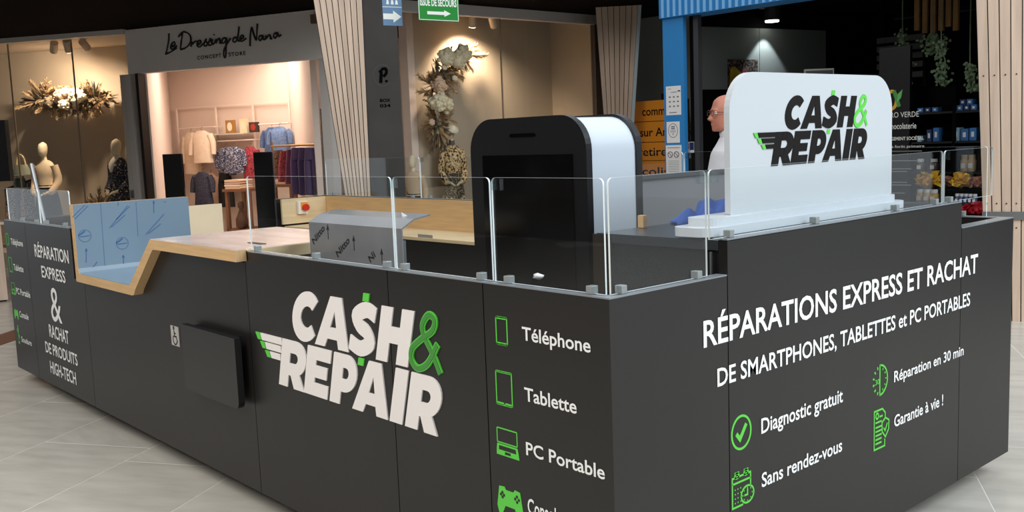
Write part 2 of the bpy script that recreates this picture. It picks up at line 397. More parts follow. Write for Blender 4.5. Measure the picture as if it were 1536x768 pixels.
# right display window (faces the kiosk end)
RBX = PY(827, 100, 7.72)[0]
yb = PX(623, 150, RBX)[1]
obj('wall_display_right', MB().box((RBX-.08, yb, 0), (RBX, 7.8, HT)), M_BEIGE, kind='structure')
obj('wall_display_end', MB().box((RBX, 7.72, 0), (-7.38, 7.8, HT)), M_BEIGE, kind='structure')
obj('wall_display_edge', MB().box((RBX-.14, yb-.1, 0), (RBX+.02, yb, HT)), M_PINK, kind='structure')
obj('trim_4', MB().box((-7.42, F3[1]-.1, HT-.11), (-7.32, 7.9, HT+.01)), M_JAMB, kind='structure')
obj('trim_5', MB().box((-7.42, 7.74, 0), (-7.32, 7.92, HT-.11)), mat('brown_frame', (92, 74, 62), .5), kind='structure')
W2 = thing('window_2', (-7.37, 4.6, 0), kind='structure')
ym = PX(752, 100, -7.37)[1]
for y0, y1 in ((4.62, ym-.004), (ym+.004, 7.735)):
    obj('pane', MB().box((-7.376, y0, .02), (-7.364, y1, HT-.11)), M_GLASS, W2)
obj('joint', MB().box((-7.38, ym-.006, .02), (-7.36, ym+.006, HT-.11)), MATS['glass_joint'], W2)
obj('display_podium', MB().box((RBX+.02, 4.66, 0), (-7.4, 7.7, .22)), M_BEIGE, kind='structure', label='low beige podium inside the right display window', cat='podium')
# brown band in the floor far left
p = PZ(24, 510, 0); q = PZ(-40, 532, 0); dd = (q-p); dd /= np.linalg.norm(dd); nn = np.array([-dd[1], dd[0], 0])
obj('floor_band', MB().obox(p-dd*1.2, dd*4.5, -nn*.3 if nn[0] > 0 else nn*.3, ZU*.003), M_STRIP, label='red-brown inlaid strip in the floor beyond the kiosk end', cat='floor strip')

# ================================================================== kiosk
T, Z0, W_, L_ = 1.09, .09, 2.466, 5.46
KI = thing('kiosk_counter', (-2.7, 1.23, 0), 'long charcoal repair kiosk counter with white lettering, plywood-edged desk and notched end', 'kiosk')
KI.name = 'kiosk_counter'
obj('plinth', MB().box((-5.1, .20, 0), (-.2, 2.26, .10)), M_PLINTH, KI)
g = .002
def ppanel(poly, name='front_panel'):   # polygon (x,z) on the front
    mb = MB().prism(poly, (0, 0, 0), XU, ZU, YU, .03); return obj(name, mb, M_PANEL, KI)
ply_y = -.045
def pf(u, v): q = PY(u, v, ply_y); return np.array([q[0], q[2]])
ZL = pf(150, 423)[1]-.003    # underside of the low desk
ZLOW = .805
panA = []
panA.append(ppanel([(-L_, Z0), (-4.98-g, Z0), (-4.98-g, T), (-L_, T)]))
panA.append(ppanel([(-4.98+g, Z0), (-3.94-g, Z0), (-3.94-g, ZLOW), (-4.105, ZLOW), (-4.105, T), (-4.98+g, T)]))
panA.append(ppanel([(-3.94+g, Z0), (-1.97-g, Z0), (-1.97-g, 1.045), (-2.88, 1.045), (-3.17, ZLOW), (-3.94+g, ZLOW)]))
for a, b in ((-1.97, -.97), (-.97, -.49), (-.49, 0)):
    panA.append(ppanel([(a+g, Z0), (b-(g if b else 0), Z0), (b-(g if b else 0), T), (a+g, T)]))
panB = []
for y0, y1, zt in ((.03, .489-g, T), (.489+g, 1.98-g, 1.19), (1.98+g, W_, T)):
    panB.append(obj('side_panel', MB().box((-.03, y0, Z0), (0, y1, zt)), M_PANEL, KI))
obj('back_panel', MB().box((-L_, W_-.03, Z0), (-.03, W_, T)), M_PANEL, KI)
M_KIN = mat('kiosk_inside_black', (20, 19, 19), .4)
obj('inner_floor', MB().box((-L_+.03, .03, .10), (-.03, W_-.03, .12)), M_KIN, KI)
# raised deck on the short side
obj('raised_deck', MB().box((-.5, .489, 1.16), (-.0301, 1.98, 1.188)), mat('deck_charcoal', (46, 49, 53), .28), KI)
obj('deck_front', MB().box((-.5, .50, .12), (-.031, .52, 1.16)), M_KIN, KI)
obj('deck_post', MB().box((-.515, .485, .12), (-.44, .545, 1.185)), mat('dark_oak', (52, 46, 40), .4, var=.2, scale=4, stretch=(8, 8, 1)), KI)
obj('deck_strip', MB().box((-.055, .482, 1.09), (-.05, .488, 1.155)), M_ALU, KI)
obj('deck_back', MB().box((-.5, .52, .12), (-.48, 1.96, 1.16)), M_KIN, KI)
obj('inner_shelf', MB().box((-.8, .05, .7), (-.03, .48, .73)), M_KIN, KI)
obj('inner_bench', MB().box((-1.95, .03, .62), (-.8, .45, .65)), M_KIN, KI)
# grey rails along the counter edges
M_RAIL = mat('grey_rail', (128, 134, 138), .25, spec=.7)
for a, b in (((-1.96, 0, T), (-.0, .035, T+.004)), ((-5.44, 0, T), (-4.12, .035, T+.004)), ((-.035, .035, T), (0, .487, T+.004)), ((-.05, 1.984, T), (0, W_, T+.004)), ((-.05, .491, 1.188), (0, 1.978, 1.194)), ((-L_, W_-.035, T), (-.05, W_, T+.004))):
    obj('edge_rail', MB().box(a, b), M_RAIL, KI)

# ---- plywood desk with the bent profile
TP = [pf(104, 307), pf(115.5, 404), pf(119, 411), pf(195, 429), pf(199, 427), pf(224.5, 360), pf(357, 376), pf(366.5, 377.5)]
zf = (TP[5][1]+TP[7][1])/2
x_l = TP[0][0]; ztop = TP[0][1]
xin = x_l+.045; zin = TP[3][1]; xbr = TP[3][0]
print('desk', [tuple(np.round(q, 3)) for q in TP])
top = [(xin, ztop), (xin, zin+.03), (xin+.012, zin+.006), (xin+.035, zin), (xbr-.02, zin), (xbr+.005, zin+.012), (TP[5][0], zf), (-1.955, zf)]
th = .045
bot = [(-1.955, zf-th), (TP[5][0]+.03, zf-th), (TP[5][0]+.018, zf-th-.004), (xbr+.06, zin-th+.03), (xbr+.045, zin-th+.008), (xbr+.02, zin-th), (x_l, zin-th), (x_l, ztop)]
DY = .60
desk = obj('desk_band', MB().prism(top+bot, (0, ply_y, 0), XU, ZU, YU, DY-ply_y, 0, 1), [M_PLYEDGE, M_PLYDARK], KI)
# steel sheet under blue film on the low desk, clear film on the flat desk
def sheet(pts, name, m, parent, d=.0025):
    lo = [np.array(p) for p in pts]; up = []
    for i, p in enumerate(lo):
        t = lo[min(i+1, len(lo)-1)]-lo[max(i-1, 0)]; t = t/np.linalg.norm(t); up.append(p+np.array([-t[1], t[0]])*d)
    poly = [tuple(p) for p in lo]+[tuple(p) for p in up[::-1]]
    return obj(name, MB().prism(poly, (0, ply_y+.003, 0), XU, ZU, YU, DY-ply_y), m, parent)
blue = sheet(top[:7], 'blue_film', M_FILM, desk)
sheet(top[6:], 'clear_film', M_FILMG, desk)
obj('desk_end_edge', MB().box((-1.955, 0, zf-th), (-1.945, DY, zf)), M_PLY, desk)
obj('desk_plate', MB().obox(PZ(386, 366, zf+.003)-np.array([.09, 0, 0]), XU*.12, YU*.025, ZU*.002), mat('plate_dark', (70, 60, 55), .4), desk)
# marks printed on the blue film (vertical wall of the low desk, plane x = xin)
fp = MB(); frx = (np.array([xin+.0028, 0, 0]), YU, ZU, XU)
def bx_(u, v): q = PX(u, v, xin+.003); return (q[1], q[2])
def bline(a, b, wd=.004): ribbon(fp, [bx_(*a), bx_(*b)], wd, frx, .0008)
Zc = lambda x, y: (100+x/4.042, 280+y/4.042)
for a, b in (((205, 105), (232, 488)), ((420, 95), (432, 300))): bline(Zc(*a), Zc(*b), .0015)
for a, b in (((35, 185), (110, 110)), ((50, 195), (130, 115)), ((260, 250), (370, 115)), ((272, 245), (355, 170)), ((300, 200), (382, 118)), ((480, 290), (590, 165)), ((495, 285), (570, 225)), ((135, 520), (185, 455)), ((118, 460), (118, 380)), ((345, 475), (343, 420)), ((528, 160), (527, 90)), ((312, 115), (311, 95)), ((590, 95), (600, 88))): bline(Zc(*a), Zc(*b), .0035)
for cx, cy in ((110, 298), (337, 343)):
    c = bx_(*Zc(cx, cy)); r = .033
    ribbon(fp, [(c[0]+r*math.cos(t*math.pi/10), c[1]+r*math.sin(t*math.pi/10)) for t in range(20)], .002, frx, .0008, closed=True)
    ribbon(fp, [(c[0]-r, c[1]+.004), (c[0]+.003, c[1]+.026)], .008, frx, .0008); ribbon(fp, [(c[0]-r*.8, c[1]-.003), (c[0]+r*.8, c[1]-.001)], .004, frx, .0008)
for cx, cy in ((118, 376), (343, 416), (527, 86)):
    c = bx_(*Zc(cx, cy)); ribbon(fp, [(c[0]-.006, c[1]-.014), (c[0], c[1]), (c[0]+.006, c[1]-.014)], .003, frx, .0008)
obj('film_print', fp, M_FILMP, blue, kind='stuff')
# under-desk body (inner)
obj('desk_body', MB().box((-4.09, .04, .12), (-1.975, .56, ZLOW-.01)), M_KIN, KI)

# ---- plywood lined inside of the far side
cn = PZ(488.5, 294, T); XC, YC = cn[0], cn[1]
print('inner corner', cn)
zb = PY(600, 341, YC)[2]; yf = PZ(602, 354, zb)[1]
print('ledge', zb, yf)
obj('back_lining', MB().box((XC, YC, zb-.3), (-.9, YC+.02, T)), M_PLYEDGE, KI)
obj('back_ledge', MB().box((XC, yf, zb-.02), (-2.0, YC-.001, zb)), M_PLY, KI)
bfr = obj('back_front', MB().box((XC, yf+.01, .12), (-1.2, yf+.03, zb-.021)), M_KIN, KI)
obj('label_sticker', MB().obox(PY(627, 359, yf+.008), XU*.16, YU*.002, ZU*.035), mat('pale_sticker', (150, 148, 142), .5), bfr)
q0 = PX(422, 298, XC); q1 = PX(424, 337, XC)
el = obj('end_lining', MB().box((XC-.02, q0[1], q1[2]), (XC, YC-.001, T)), M_PLY, KI)
sw = PX(452, 311, XC)
obj('switch_plate', MB().box((XC+.0005, sw[1]-.042, sw[2]-.05), (XC+.03, sw[1]+.042, sw[2]+.05)), mat('switch_white', (228, 222, 214), .4), el)
eb = MB().tube([(XC+.0305, sw[1]+.015, sw[2]), (XC+.06, sw[1]+.015, sw[2])], .027, 16); eb.box((XC+.0301, sw[1]-.02, sw[2]-.018), (XC+.034, sw[1]+.04, sw[2]+.042), 1)
obj('emergency_button', eb, [mat('red_button', (196, 40, 20), .3), mat('yellow_plate', (226, 150, 30), .4)], el)
r0 = PX(258, 311, XC); r1 = PX(336, 352, XC); r2 = PX(333, 306, XC)
eu = obj('end_lining', MB().box((XC-.02, r0[1], r1[2]-.1), (XC, r1[1], max(r0[2], r2[2]))), mat('plywood_pale', (228, 208, 174), .5, var=.08, scale=2.5), KI)
for ya, yb_ in ((.031, r1[1]), (q0[1], W_-.031)): obj('end_panel', MB().box((-L_, ya, Z0), (-L_+.03, yb_, T)), M_PANEL, KI)
k0 = PX(256, 330, XC)
obj('end_bracket', MB().box((XC+.001, k0[1]-.05, k0[2]-.06), (XC+.02, k0[1]+.05, k0[2]+.06)), M_KIN, eu)
print('panel', r0, r1, r2)

# ---- folding shelf with the wheelchair sign
fs = MB(); fq = [PY(u, v, -.055) for u, v in ((271, 486), (351, 508), (354.5, 604), (349, 611), (276, 588))]
x0, x1, zt_, zb_ = fq[0][0], fq[1][0], (fq[0][2]+fq[1][2])/2, fq[3][2]
print('flap', x0, x1, zt_, zb_)
fs.prism(rrect(x0, zb_, x1, zt_, .03, 5, (1, 1, 0, 0)), (0, -.055, 0), XU, ZU, YU, .028)
fsh = obj('fold_down_shelf', fs, mat('shelf_black', (30, 29, 29), .35), KI, bevel=.003)
obj('shelf_bracket', MB().box((x0+.05, -.027, zt_-.05), (x1-.05, 0, zt_-.005)), M_BLACK, KI)
a, b = PY(256, 487.5, -.001), PY(270, 520.5, -.001)
ws = obj('wheelchair_plate', MB().box((a[0], -.003, b[2]), (b[0], 0, a[2])), mat('plate_grey', (176, 172, 168), .4), panA[2])
wi = MB(); fr = (np.array([(a[0]+b[0])/2, -.003, (a[2]+b[2])/2]), XU, ZU, -YU)
ribbon(wi, [(.022*math.cos(t), -.018+.022*math.sin(t)) for t in np.linspace(2.2, 6.0, 12)], .006, fr, .0008)
ribbon(wi, [(-.006, .026), (-.004, -.002), (.016, -.002), (.026, -.028)], .007, fr, .0008); ribbon(wi, [(-.005, .014), (.012, .012)], .005, fr, .0008)
ribbon(wi, [(-.007+.006*math.cos(t), .037+.006*math.sin(t)) for t in np.linspace(0, 6.28, 9)], .006, fr, .0008)
obj('wheelchair_mark', wi, M_BLACKP, ws)

# ================================================================== lettering on the kiosk
def ftext(par, s, p0, p1, ptop, plane='A', m=None, bold=.016, name='lettering', spacing=1.0):
    if plane == 'A':
        a, b, t = [PY(*q, 0) for q in (p0, p1, ptop)]; u, n = XU, -YU; o = np.array([a[0], 0, (a[2]+b[2])/2]); wd = b[0]-a[0]
        o[2] = a[2]
        fr_dz = (b[2]-a[2])
    else:
        a, b, t = [PX(*q, 0) for q in (p0, p1, ptop)]; u, n = YU, XU; o = np.array([0, a[1], a[2]]); wd = b[1]-a[1]; fr_dz = (b[2]-a[2])
    o[2] = (a[2]+b[2])/2; cap = t[2]-a[2]
    print('TXT', s, 'w %.3f cap %.3f dz %.3f' % (wd, cap, fr_dz))
    return words(name, s, o, u, ZU, n, wd, cap, m or M_WHITE, par, bold)
# front, word column beside the corner
for s, a, b, t in (('Téléphone', (784, 510.5), (886.6, 527.5), (780.8, 490.4)), ('Tablette', (787.5, 601.4), (865.7, 619.3), (784.2, 580.9)), ('PC Portable', (790, 682.5), (908, 718.4), (788.4, 663)),):
    ftext(panA[5], s, a, b, t)
q = PY(792.5, 769, 0); mb = MB(); text(mb, 'Console', (q[0], 0, q[2]), XU, ZU, -YU, .135, .044, .016); obj('lettering', mb, M_WHITE, panA[5])
# left columns
for s, a, b, t in (('RÉPARATION', (53, 384), (104, 395.3), (51.2, 366)), ('EXPRESS', (63.4, 415), (99, 424.6), (61.6, 398)), ('&', (78.5, 481.5), (94, 484.5), (76.8, 431)), ('RACHAT', (75.2, 506.7), (104, 514), (73.3, 488)), ('DE PRODUITS', (69.3, 527.5), (117.3, 548.8), (67.8, 511.5)), ('HIGH-TECH', (76.7, 558.7), (115.3, 577), (74.8, 541))):
    ftext(panA[1], s, a, b, t, bold=.0 if s == '&' else .014)
for s, a, b, t in (('Téléphone', (17, 366), (35, 370), (16, 357)), ('Tablette', (21, 404), (36, 409), (20, 395)), ('PC Portable', (25, 440), (46, 447), (24, 431)), ('Console', (30, 475), (43.5, 480), (29, 466)), ('Soudure', (33, 513), (48, 518), (32, 505))):
    ftext(panA[0], s, a, b, t)
# short side
P_ = panB[1]
ftext(P_, 'RÉPARATIONS EXPRESS ET RACHAT', (1054.9, 517.7), (1466, 410.5), (1051.7, 479), 'B', bold=.018)
ftext(P_, 'DE SMARTPHONES, TABLETTES et PC PORTABLES', (1075.6, 577.7), (1454.5, 459.3), (1073.5, 551.5), 'B', bold=.016)
ftext(P_, 'Réparation en 30 min', (1340.6, 571.4), (1444.7, 533.7), (1340, 555.5), 'B')
ftext(P_, 'Garantie à vie !', (1340.6, 640), (1414, 608), (1340, 623), 'B')
ftext(P_, 'Diagnostic gratuit', (1141.4, 649.4), (1263.6, 603.2), (1140.4, 627.5), 'B')
ftext(P_, 'Sans rendez-vous', (1142, 728), (1262.5, 678.6), (1141, 707.5), 'B')
# ---- icons on the front
def icon(name, par, draw, box, plane='A', sx=1):
    (u0, v0), (u1, v1) = box
    f = (lambda u, v: PY(u, v, 0)[[0, 2]]) if plane == 'A' else (lambda u, v: PX(u, v, 0)[[1, 2]])
    a, b = f(u0, v0), f(u1, v1); o = (np.array([a[0], 0, b[1]]) if plane == 'A' else np.array([0, a[0], b[1]]))
    wd, hg = b[0]-a[0], a[1]-b[1]; fr = (o, XU if plane == 'A' else YU, ZU, -YU if plane == 'A' else XU)
    mb = MB(); draw(mb, fr, wd, hg); print('ICON', name, '%.3f %.3f' % (wd, hg)); return obj(name, mb, M_GREEN, par)
D_ = .0012
def box2(mb, fr, x0, y0, x1, y1): mb.prism([(x0, y0), (x1, y0), (x1, y1), (x0, y1)], *fr, D_)
def poly2(mb, fr, pts): mb.prism(pts, *fr, D_)
def ring(mb, fr, cx, cy, rx, ry, wd, a0=0, a1=360, n=28):
    cl = abs(a1-a0) >= 360; pts = [(cx+rx*math.cos(math.radians(a)), cy+ry*math.sin(math.radians(a))) for a in np.linspace(a0, a1, n, endpoint=not cl)]
    ribbon(mb, pts, wd, fr, D_, closed=cl)
def d_phone(mb, fr, w, h):
    ribbon(mb, rrect(.04*w, .03*h, .96*w, .97*h, .1*w, 3), .08*w, fr, D_, closed=True)
    box2(mb, fr, .05*w, .02*h, .95*w, .12*h) if False else None
    for y0, y1 in ((.02, .1), (.9, .98)):
        box2(mb, fr, .05*w, y0*h, .4*w, y1*h); box2(mb, fr, .6*w, y0*h, .95*w, y1*h); box2(mb, fr, .4*w, y0*h, .6*w, (y0+.03)*h); box2(mb, fr, .4*w, (y1-.03)*h, .6*w, y1*h)
def d_tab(mb, fr, w, h):
    ribbon(mb, rrect(.03*w, .02*h, .97*w, .98*h, .06*w, 3), .055*w, fr, D_, closed=True)
    box2(mb, fr, .04*w, .02*h, .46*w, .09*h); box2(mb, fr, .54*w, .02*h, .96*w, .09*h); box2(mb, fr, .04*w, .94*h, .96*w, .98*h)
def d_lap(mb, fr, w, h):
    ribbon(mb, rrect(.05*w, .47*h, .93*w, .98*h, .03*w, 3), .035*w, fr, D_, closed=True)
    poly2(mb, fr, [(.04*w, .42*h), (.94*w, .42*h), (.95*w, .36*h), (.03*w, .36*h)])
    poly2(mb, fr, [(.03*w, .36*h), (.12*w, .36*h), (.10*w, .2*h), (.01*w, .2*h)]); poly2(mb, fr, [(.86*w, .36*h), (.95*w, .36*h), (.98*w, .2*h), (.88*w, .2*h)])
    poly2(mb, fr, [(.01*w, .2*h), (.38*w, .2*h), (.36*w, .02*h), (0, .02*h)]); poly2(mb, fr, [(.62*w, .2*h), (.98*w, .2*h), (w, .02*h), (.64*w, .02*h)])
    poly2(mb, fr, [(.36*w, .07*h), (.64*w, .07*h), (.64*w, .02*h), (.36*w, .02*h)]); poly2(mb, fr, [(.37*w, .2*h), (.63*w, .2*h), (.63*w, .17*h), (.37*w, .17*h)])
def d_pad(mb, fr, w, h):
    poly2(mb, fr, [(.1*w, .97*h), (.3*w, h), (.36*w, .9*h), (.64*w, .9*h), (.7*w, h), (.9*w, .97*h), (w, .3*h), (.93*w, .02*h), (.82*w, .02*h), (.68*w, .35*h), (.32*w, .35*h), (.18*w, .02*h), (.07*w, .02*h), (0, .3*h)])
def d_solder(mb, fr, w, h):
    poly2(mb, fr, [(.4*w, h), (.6*w, h), (.65*w, .6*h), (.35*w, .6*h)]); poly2(mb, fr, [(.42*w, .58*h), (.58*w, .58*h), (.52*w, .2*h), (.48*w, .2*h)])
    poly2(mb, fr, [(.1*w, .8*h), (.3*w, .7*h), (.3*w, .6*h), (.1*w, .7*h)]); poly2(mb, fr, [(.7*w, .5*h), (.95*w, .4*h), (.95*w, .3*h), (.7*w, .4*h)]); poly2(mb, fr, [(.2*w, .12*h), (.8*w, .12*h), (.8*w, 0), (.2*w, 0)])
icon('phone_icon', panA[5], d_phone, ((743, 473), (762.5, 520)))
icon('tablet_icon', panA[5], d_tab, ((743, 554), (770, 612.5)))
icon('laptop_icon', panA[5], d_lap, ((744, 639), (779.5, 692)))
c = PY(745.5, 727, 0); d = PY(785, 757, 0)
def d_padh(mb, fr, w, h): d_pad(mb, fr, w, h)
mb = MB(); d_pad(mb, (np.array([c[0], 0, c[2]-.085]), XU, ZU, -YU), d[0]-c[0], .088); pad = obj('gamepad_icon', mb, M_GREEN, panA[5])
mb = MB(); w0 = d[0]-c[0]; frp = (np.array([c[0], -.0012, c[2]-.085]), XU, ZU, -YU)
for cx, cy in ((.22, .78), (.16, .7), (.28, .7), (.22, .62), (.78, .8), (.71, .71), (.85, .71), (.78, .62)):
    mb.prism([(w0*cx+.0048*math.cos(t*math.pi/4), .088*cy+.0048*math.sin(t*math.pi/4)) for t in range(8)], *frp, .0006)
obj('gamepad_button', mb, M_PANEL, pad, kind='stuff')
for nm, dr, bx in (('phone_icon', d_phone, ((8.5, 349), (14, 368))), ('tablet_icon', d_tab, ((12.5, 385), (19.5, 409))), ('laptop_icon', d_lap, ((16.5, 423), (24, 443))), ('gamepad_icon', d_pad, ((21, 463), (28.5, 480))), ('soldering_icon', d_solder, ((25, 487), (31, 516)))):
    icon(nm, panA[0], dr, bx)
# ---- icons on the short side
def d_check(mb, fr, w, h):
    ring(mb, fr, .5*w, .5*h, .46*w, .46*h, .07*w); ribbon(mb, [(.26*w, .5*h), (.43*w, .32*h), (.74*w, .7*h)], .13*w, fr, D_)
def d_cal(mb, fr, w, h):
    lw = .05*w
    ribbon(mb, [(.5*w, .04*h), (.04*w, .04*h), (.04*w, .84*h), (.84*w, .84*h), (.84*w, .48*h)], lw, fr, D_); box2(mb, fr, .04*w, .66*h, .84*w, .66*h+lw)
    for x in (.24, .64): ring(mb, fr, x*w, .88*h, .09*w, .07*h, lw, n=12); box2(mb, fr, (x-.1)*w, .93*h, (x+.1)*w, .93*h+lw)
    for i in range(3):
        for j in range(4): box2(mb, fr, (.14+.12*i)*w, (.14+.12*j)*h, (.14+.12*i)*w+.04*w, (.14+.12*j)*h+.03*h)
    ring(mb, fr, .7*w, .27*h, .28*w, .23*h, lw); ribbon(mb, [(.7*w, .42*h), (.7*w, .26*h), (.56*w, .26*h)], lw, fr, D_)
    for a in range(0, 360, 45): ribbon(mb, [(.7*w+.19*w*math.cos(math.radians(a)), .27*h+.16*h*math.sin(math.radians(a))), (.7*w+.23*w*math.cos(math.radians(a)), .27*h+.19*h*math.sin(math.radians(a)))], lw*.7, fr, D_)
def d_half(mb, fr, w, h):
    lw = .06*w; ring(mb, fr, .45*w, .5*h, .5*w, .46*h, lw, -90, 90, 16); box2(mb, fr, .45*w-lw/2, .02*h, .45*w+lw/2, .98*h)
    for a in range(110, 260, 28): ribbon(mb, [(.45*w+.36*w*math.cos(math.radians(a)), .5*h+.36*h*math.sin(math.radians(a))), (.45*w+.46*w*math.cos(math.radians(a)), .5*h+.45*h*math.sin(math.radians(a)))], lw, fr, D_)
    for a in range(-60, 61, 30): ribbon(mb, [(.45*w+.36*w*math.cos(math.radians(a)), .5*h+.33*h*math.sin(math.radians(a))), (.45*w+.43*w*math.cos(math.radians(a)), .5*h+.4*h*math.sin(math.radians(a)))], lw*.7, fr, D_)
    text(mb, '30', fr[0]+fr[1]*.14*w+fr[2]*.4*h, fr[1], fr[2], fr[3], .28*w, .16*h, .01)
def d_doc(mb, fr, w, h):
    lw = .055*w
    ribbon(mb, [(.7*w, .2*h), (.7*w, .03*h), (.04*w, .03*h), (.04*w, .97*h), (.55*w, .97*h), (.72*w, .85*h), (.72*w, .74*h)], lw, fr, D_)
    for y in (.14, .24, .34, .44, .54): box2(mb, fr, .12*w, y*h, .5*w, y*h+lw)
    ring(mb, fr, .22*w, .84*h, .08*w, .07*h, lw, n=10); box2(mb, fr, .12*w, .66*h, .5*w, .66*h+lw); box2(mb, fr, .36*w, .78*h, .56*w, .78*h+lw)
    ribbon(mb, [(.74*w, .72*h), (.96*w, .63*h), (.94*w, .4*h), (.74*w, .24*h), (.54*w, .4*h), (.52*w, .63*h)], lw, fr, D_, closed=True); ribbon(mb, [(.63*w, .48*h), (.72*w, .4*h), (.86*w, .57*h)], lw, fr, D_)
def bicon(name, draw, c, w, h):
    q = PX(*c, 0); mb = MB(); draw(mb, (np.array([0, q[1]-w/2, q[2]-h/2]), YU, ZU, XU), w, h); obj(name, mb, M_GREEN, P_)
def spanB(u0, v0, u1, v1): a, b = PX(u0, v0, 0), PX(u1, v1, 0); return b[1]-a[1], a[2]-b[2]
w1 = spanB(1096.5, 650, 1127.5, 642)[0]
bicon('check_icon', d_check, (1111.7, 648.4), w1, w1*1.05)
bicon('calendar_icon', d_cal, (1114, 731), spanB(1097, 738, 1131, 724)[0], .112)
bicon('timer_icon', d_half, (1320.5, 570), spanB(1309, 575, 1332, 565)[0], .115)
bicon('warranty_icon', d_doc, (1322, 642), spanB(1309.8, 648, 1333.7, 636)[0], .145)

# ---- the shop logo: heavy oblique letters
CAPH, SH = .187, .28
def L_H(w): s = .35*CAPH; return [[(0, 0), (s, 0), (s, .36*CAPH), (w-s, .36*CAPH), (w-s, 0), (w, 0), (w, CAPH), (w-s, CAPH), (w-s, .66*CAPH), (s, .66*CAPH), (s, CAPH), (0, CAPH)]]
def L_I(w): return [[(0, 0), (w, 0), (w, CAPH), (0, CAPH)]]
def L_E(w):
    s = .36*CAPH; h = CAPH; return [[(0, 0), (w, 0), (w, .27*h), (s, .27*h), (s, .38*h), (.9*w, .38*h), (.9*w, .63*h), (s, .63*h), (s, .74*h), (w, .74*h), (w, h), (0, h)]]
def L_A(w, tw=.4):
    h = CAPH; c = w/2; a = tw*h/2; yb, yt = .34*h, .66*h; s = .36*h
    lx = lambda y: (c-a)*y/h; rx = lambda y: w-(w-c-a)*y/h
    return [[(0, 0), (s, 0), (s+lx(.17*h), .17*h), (rx(.17*h)-s, .17*h), (w-s, 0), (w, 0), (rx(.40*h), .40*h), (rx(.4*h)-s*.92, .40*h), (lx(.4*h)+s*.92, .40*h), (lx(.40*h), .40*h)],
            [(lx(.4*h), .4*h), (lx(.4*h)+s*.92, .4*h), (c+.0*h, .72*h), (c-.001, h), (c-a, h)], [(rx(.4*h)-s*.92, .4*h), (rx(.4*h), .4*h), (c+a, h), (c-.001, h), (c, .72*h)]]
def arc(cx, cy, rx, ry, a0, a1, n=10): return [(cx+rx*math.cos(math.radians(a)), cy+ry*math.sin(math.radians(a))) for a in np.linspace(a0, a1, n)]
def L_C(w):
    h = CAPH; o = arc(.52*w, .5*h, .53*w, .515*h, 42, 318, 24); i = arc(.56*w, .5*h, .24*w, .22*h, 318, 42, 14); return [o+i]
def L_S(w):
    h = CAPH; pts = smooth_path([(.9*w, .79*h), (.55*w, .87*h), (.22*w, .73*h), (.36*w, .56*h), (.66*w, .45*h), (.8*w, .27*h), (.48*w, .13*h), (.06*w, .22*h)], 5)
    return ('R', pts, .29*h)
def stroke_poly(pts, wd):
    q = stroke2d(pts, wd); return [[a[0] for a in q]+[q[-1][1], q[-1][2]]+[a[3] for a in q[::-1]]]
def L_P(w, leg=False):
    h = CAPH; s = .36*h
    out = [[(0, 0), (s, 0), (s, .26*h)] + [(.5*w, .26*h)] + arc(.55*w, .63*h, .45*w, .37*h, -75, 90, 12) + [(0, h)]]
    # ring with a counter: split in pieces
    bowl_o = arc(.55*w, .63*h, .45*w, .37*h, -90, 90, 14); bowl_i = arc(.55*w, .63*h, .13*w, .11*h, 90, -90, 8)
    out = [[(0, 0), (s, 0), (s, h), (0, h)], [(s, .26*h), (.55*w, .26*h), (.55*w, .52*h), (s, .52*h)], [(s, .74*h), (.55*w, .74*h), (.55*w, h), (s, h)], bowl_o+bowl_i]
    if leg: out.append([(.42*w, .3*h), (.62*w, 0), (1.02*w, 0), (.76*w, .34*h), (.7*w, .33*h)])
    return out
AMP = smooth_path([(.17, .0), (.12, .055), (.06, .11), (.045, .145), (.07, .178), (.105, .165), (.1, .13), (.045, .095), (.005, .06), (.01, .022), (.05, .0), (.1, .025), (.135, .09)], 6)
EXTRA = [0]
def logo(par, fr, k, mw, mg, depth, letter_parent=None):
    """letters laid out in metres on the front face, origin at x=-1.909, z=.587"""
    o, u, v, n = [np.array(q, float) for q in fr]
    def put(polys, x, z, m, name='letter', sh=SH, lab=None):
        mb = MB()
        if polys[0] == 'R': ribbon(mb, [((x+1.909+a+sh*b)*k, (z-.587+b)*k) for a, b in polys[1]], polys[2]*k, fr, depth, ramp=.0012); polys = []
        for ip, p in enumerate(polys): mb.prism([((x+1.909+a+sh*b)*k, (z-.587+b)*k) for a, b in p], o, u, v, n, depth+.00025*ip+EXTRA[0])
        return obj(name, mb, m, par, label=lab)
    z1, z2 = .785, .587
    put(L_C(.185), -1.628, z1, mw); put(L_A(.226), -1.452, z1, mw); put(L_S(.165), -1.235, z1, mw); put(L_H(.181), -1.058, z1, mw)
    put(('R', [p*np.array([.96, 1.0]) for p in AMP], .024), -.868, z1+.006, mg, 'ampersand')
    R1 = L_P(.19, True)
    put(R1, -1.747, z2, mw)
    for (xa, xb, zc, h) in ((-1.86, -1.70, .760, .027), (-1.826, -1.71, .728, .026), (-1.79, -1.72, .696, .024)):
        EXTRA[0] = .0016; put([[(0, -h/2), (xb-xa, -h/2), (xb-xa, h/2), (-.012, h/2)]], xa, zc, mw, 'speed_line', 0)
        put([[(-.034, -h/2), (-.008, -h/2), (-.020, h/2), (-.052, h/2)]], xa, zc, mg, 'speed_tip', 0); EXTRA[0] = 0
    put(L_E(.165), -1.556, z2, mw); put(L_P(.16), -1.374, z2, mw); put(L_A(.218), -1.224, z2, mw); put(L_I(.071), -.996, z2, mw); put(L_P(.17, True), -.909, z2, mw)
    put([[(0, 0), (.036, 0), (.044, .028), (.008, .028)]], -1.119, .976, mg, 'green_square', 0); put([[(0, 0), (.034, 0), (.042, .026), (.008, .026)]], -1.172, .75, mg, 'green_square', 0)
logo(panA[3], ((-1.909, -.0, .587), XU, ZU, -YU), 1.0, M_LETTER, M_GREEN, .0045)
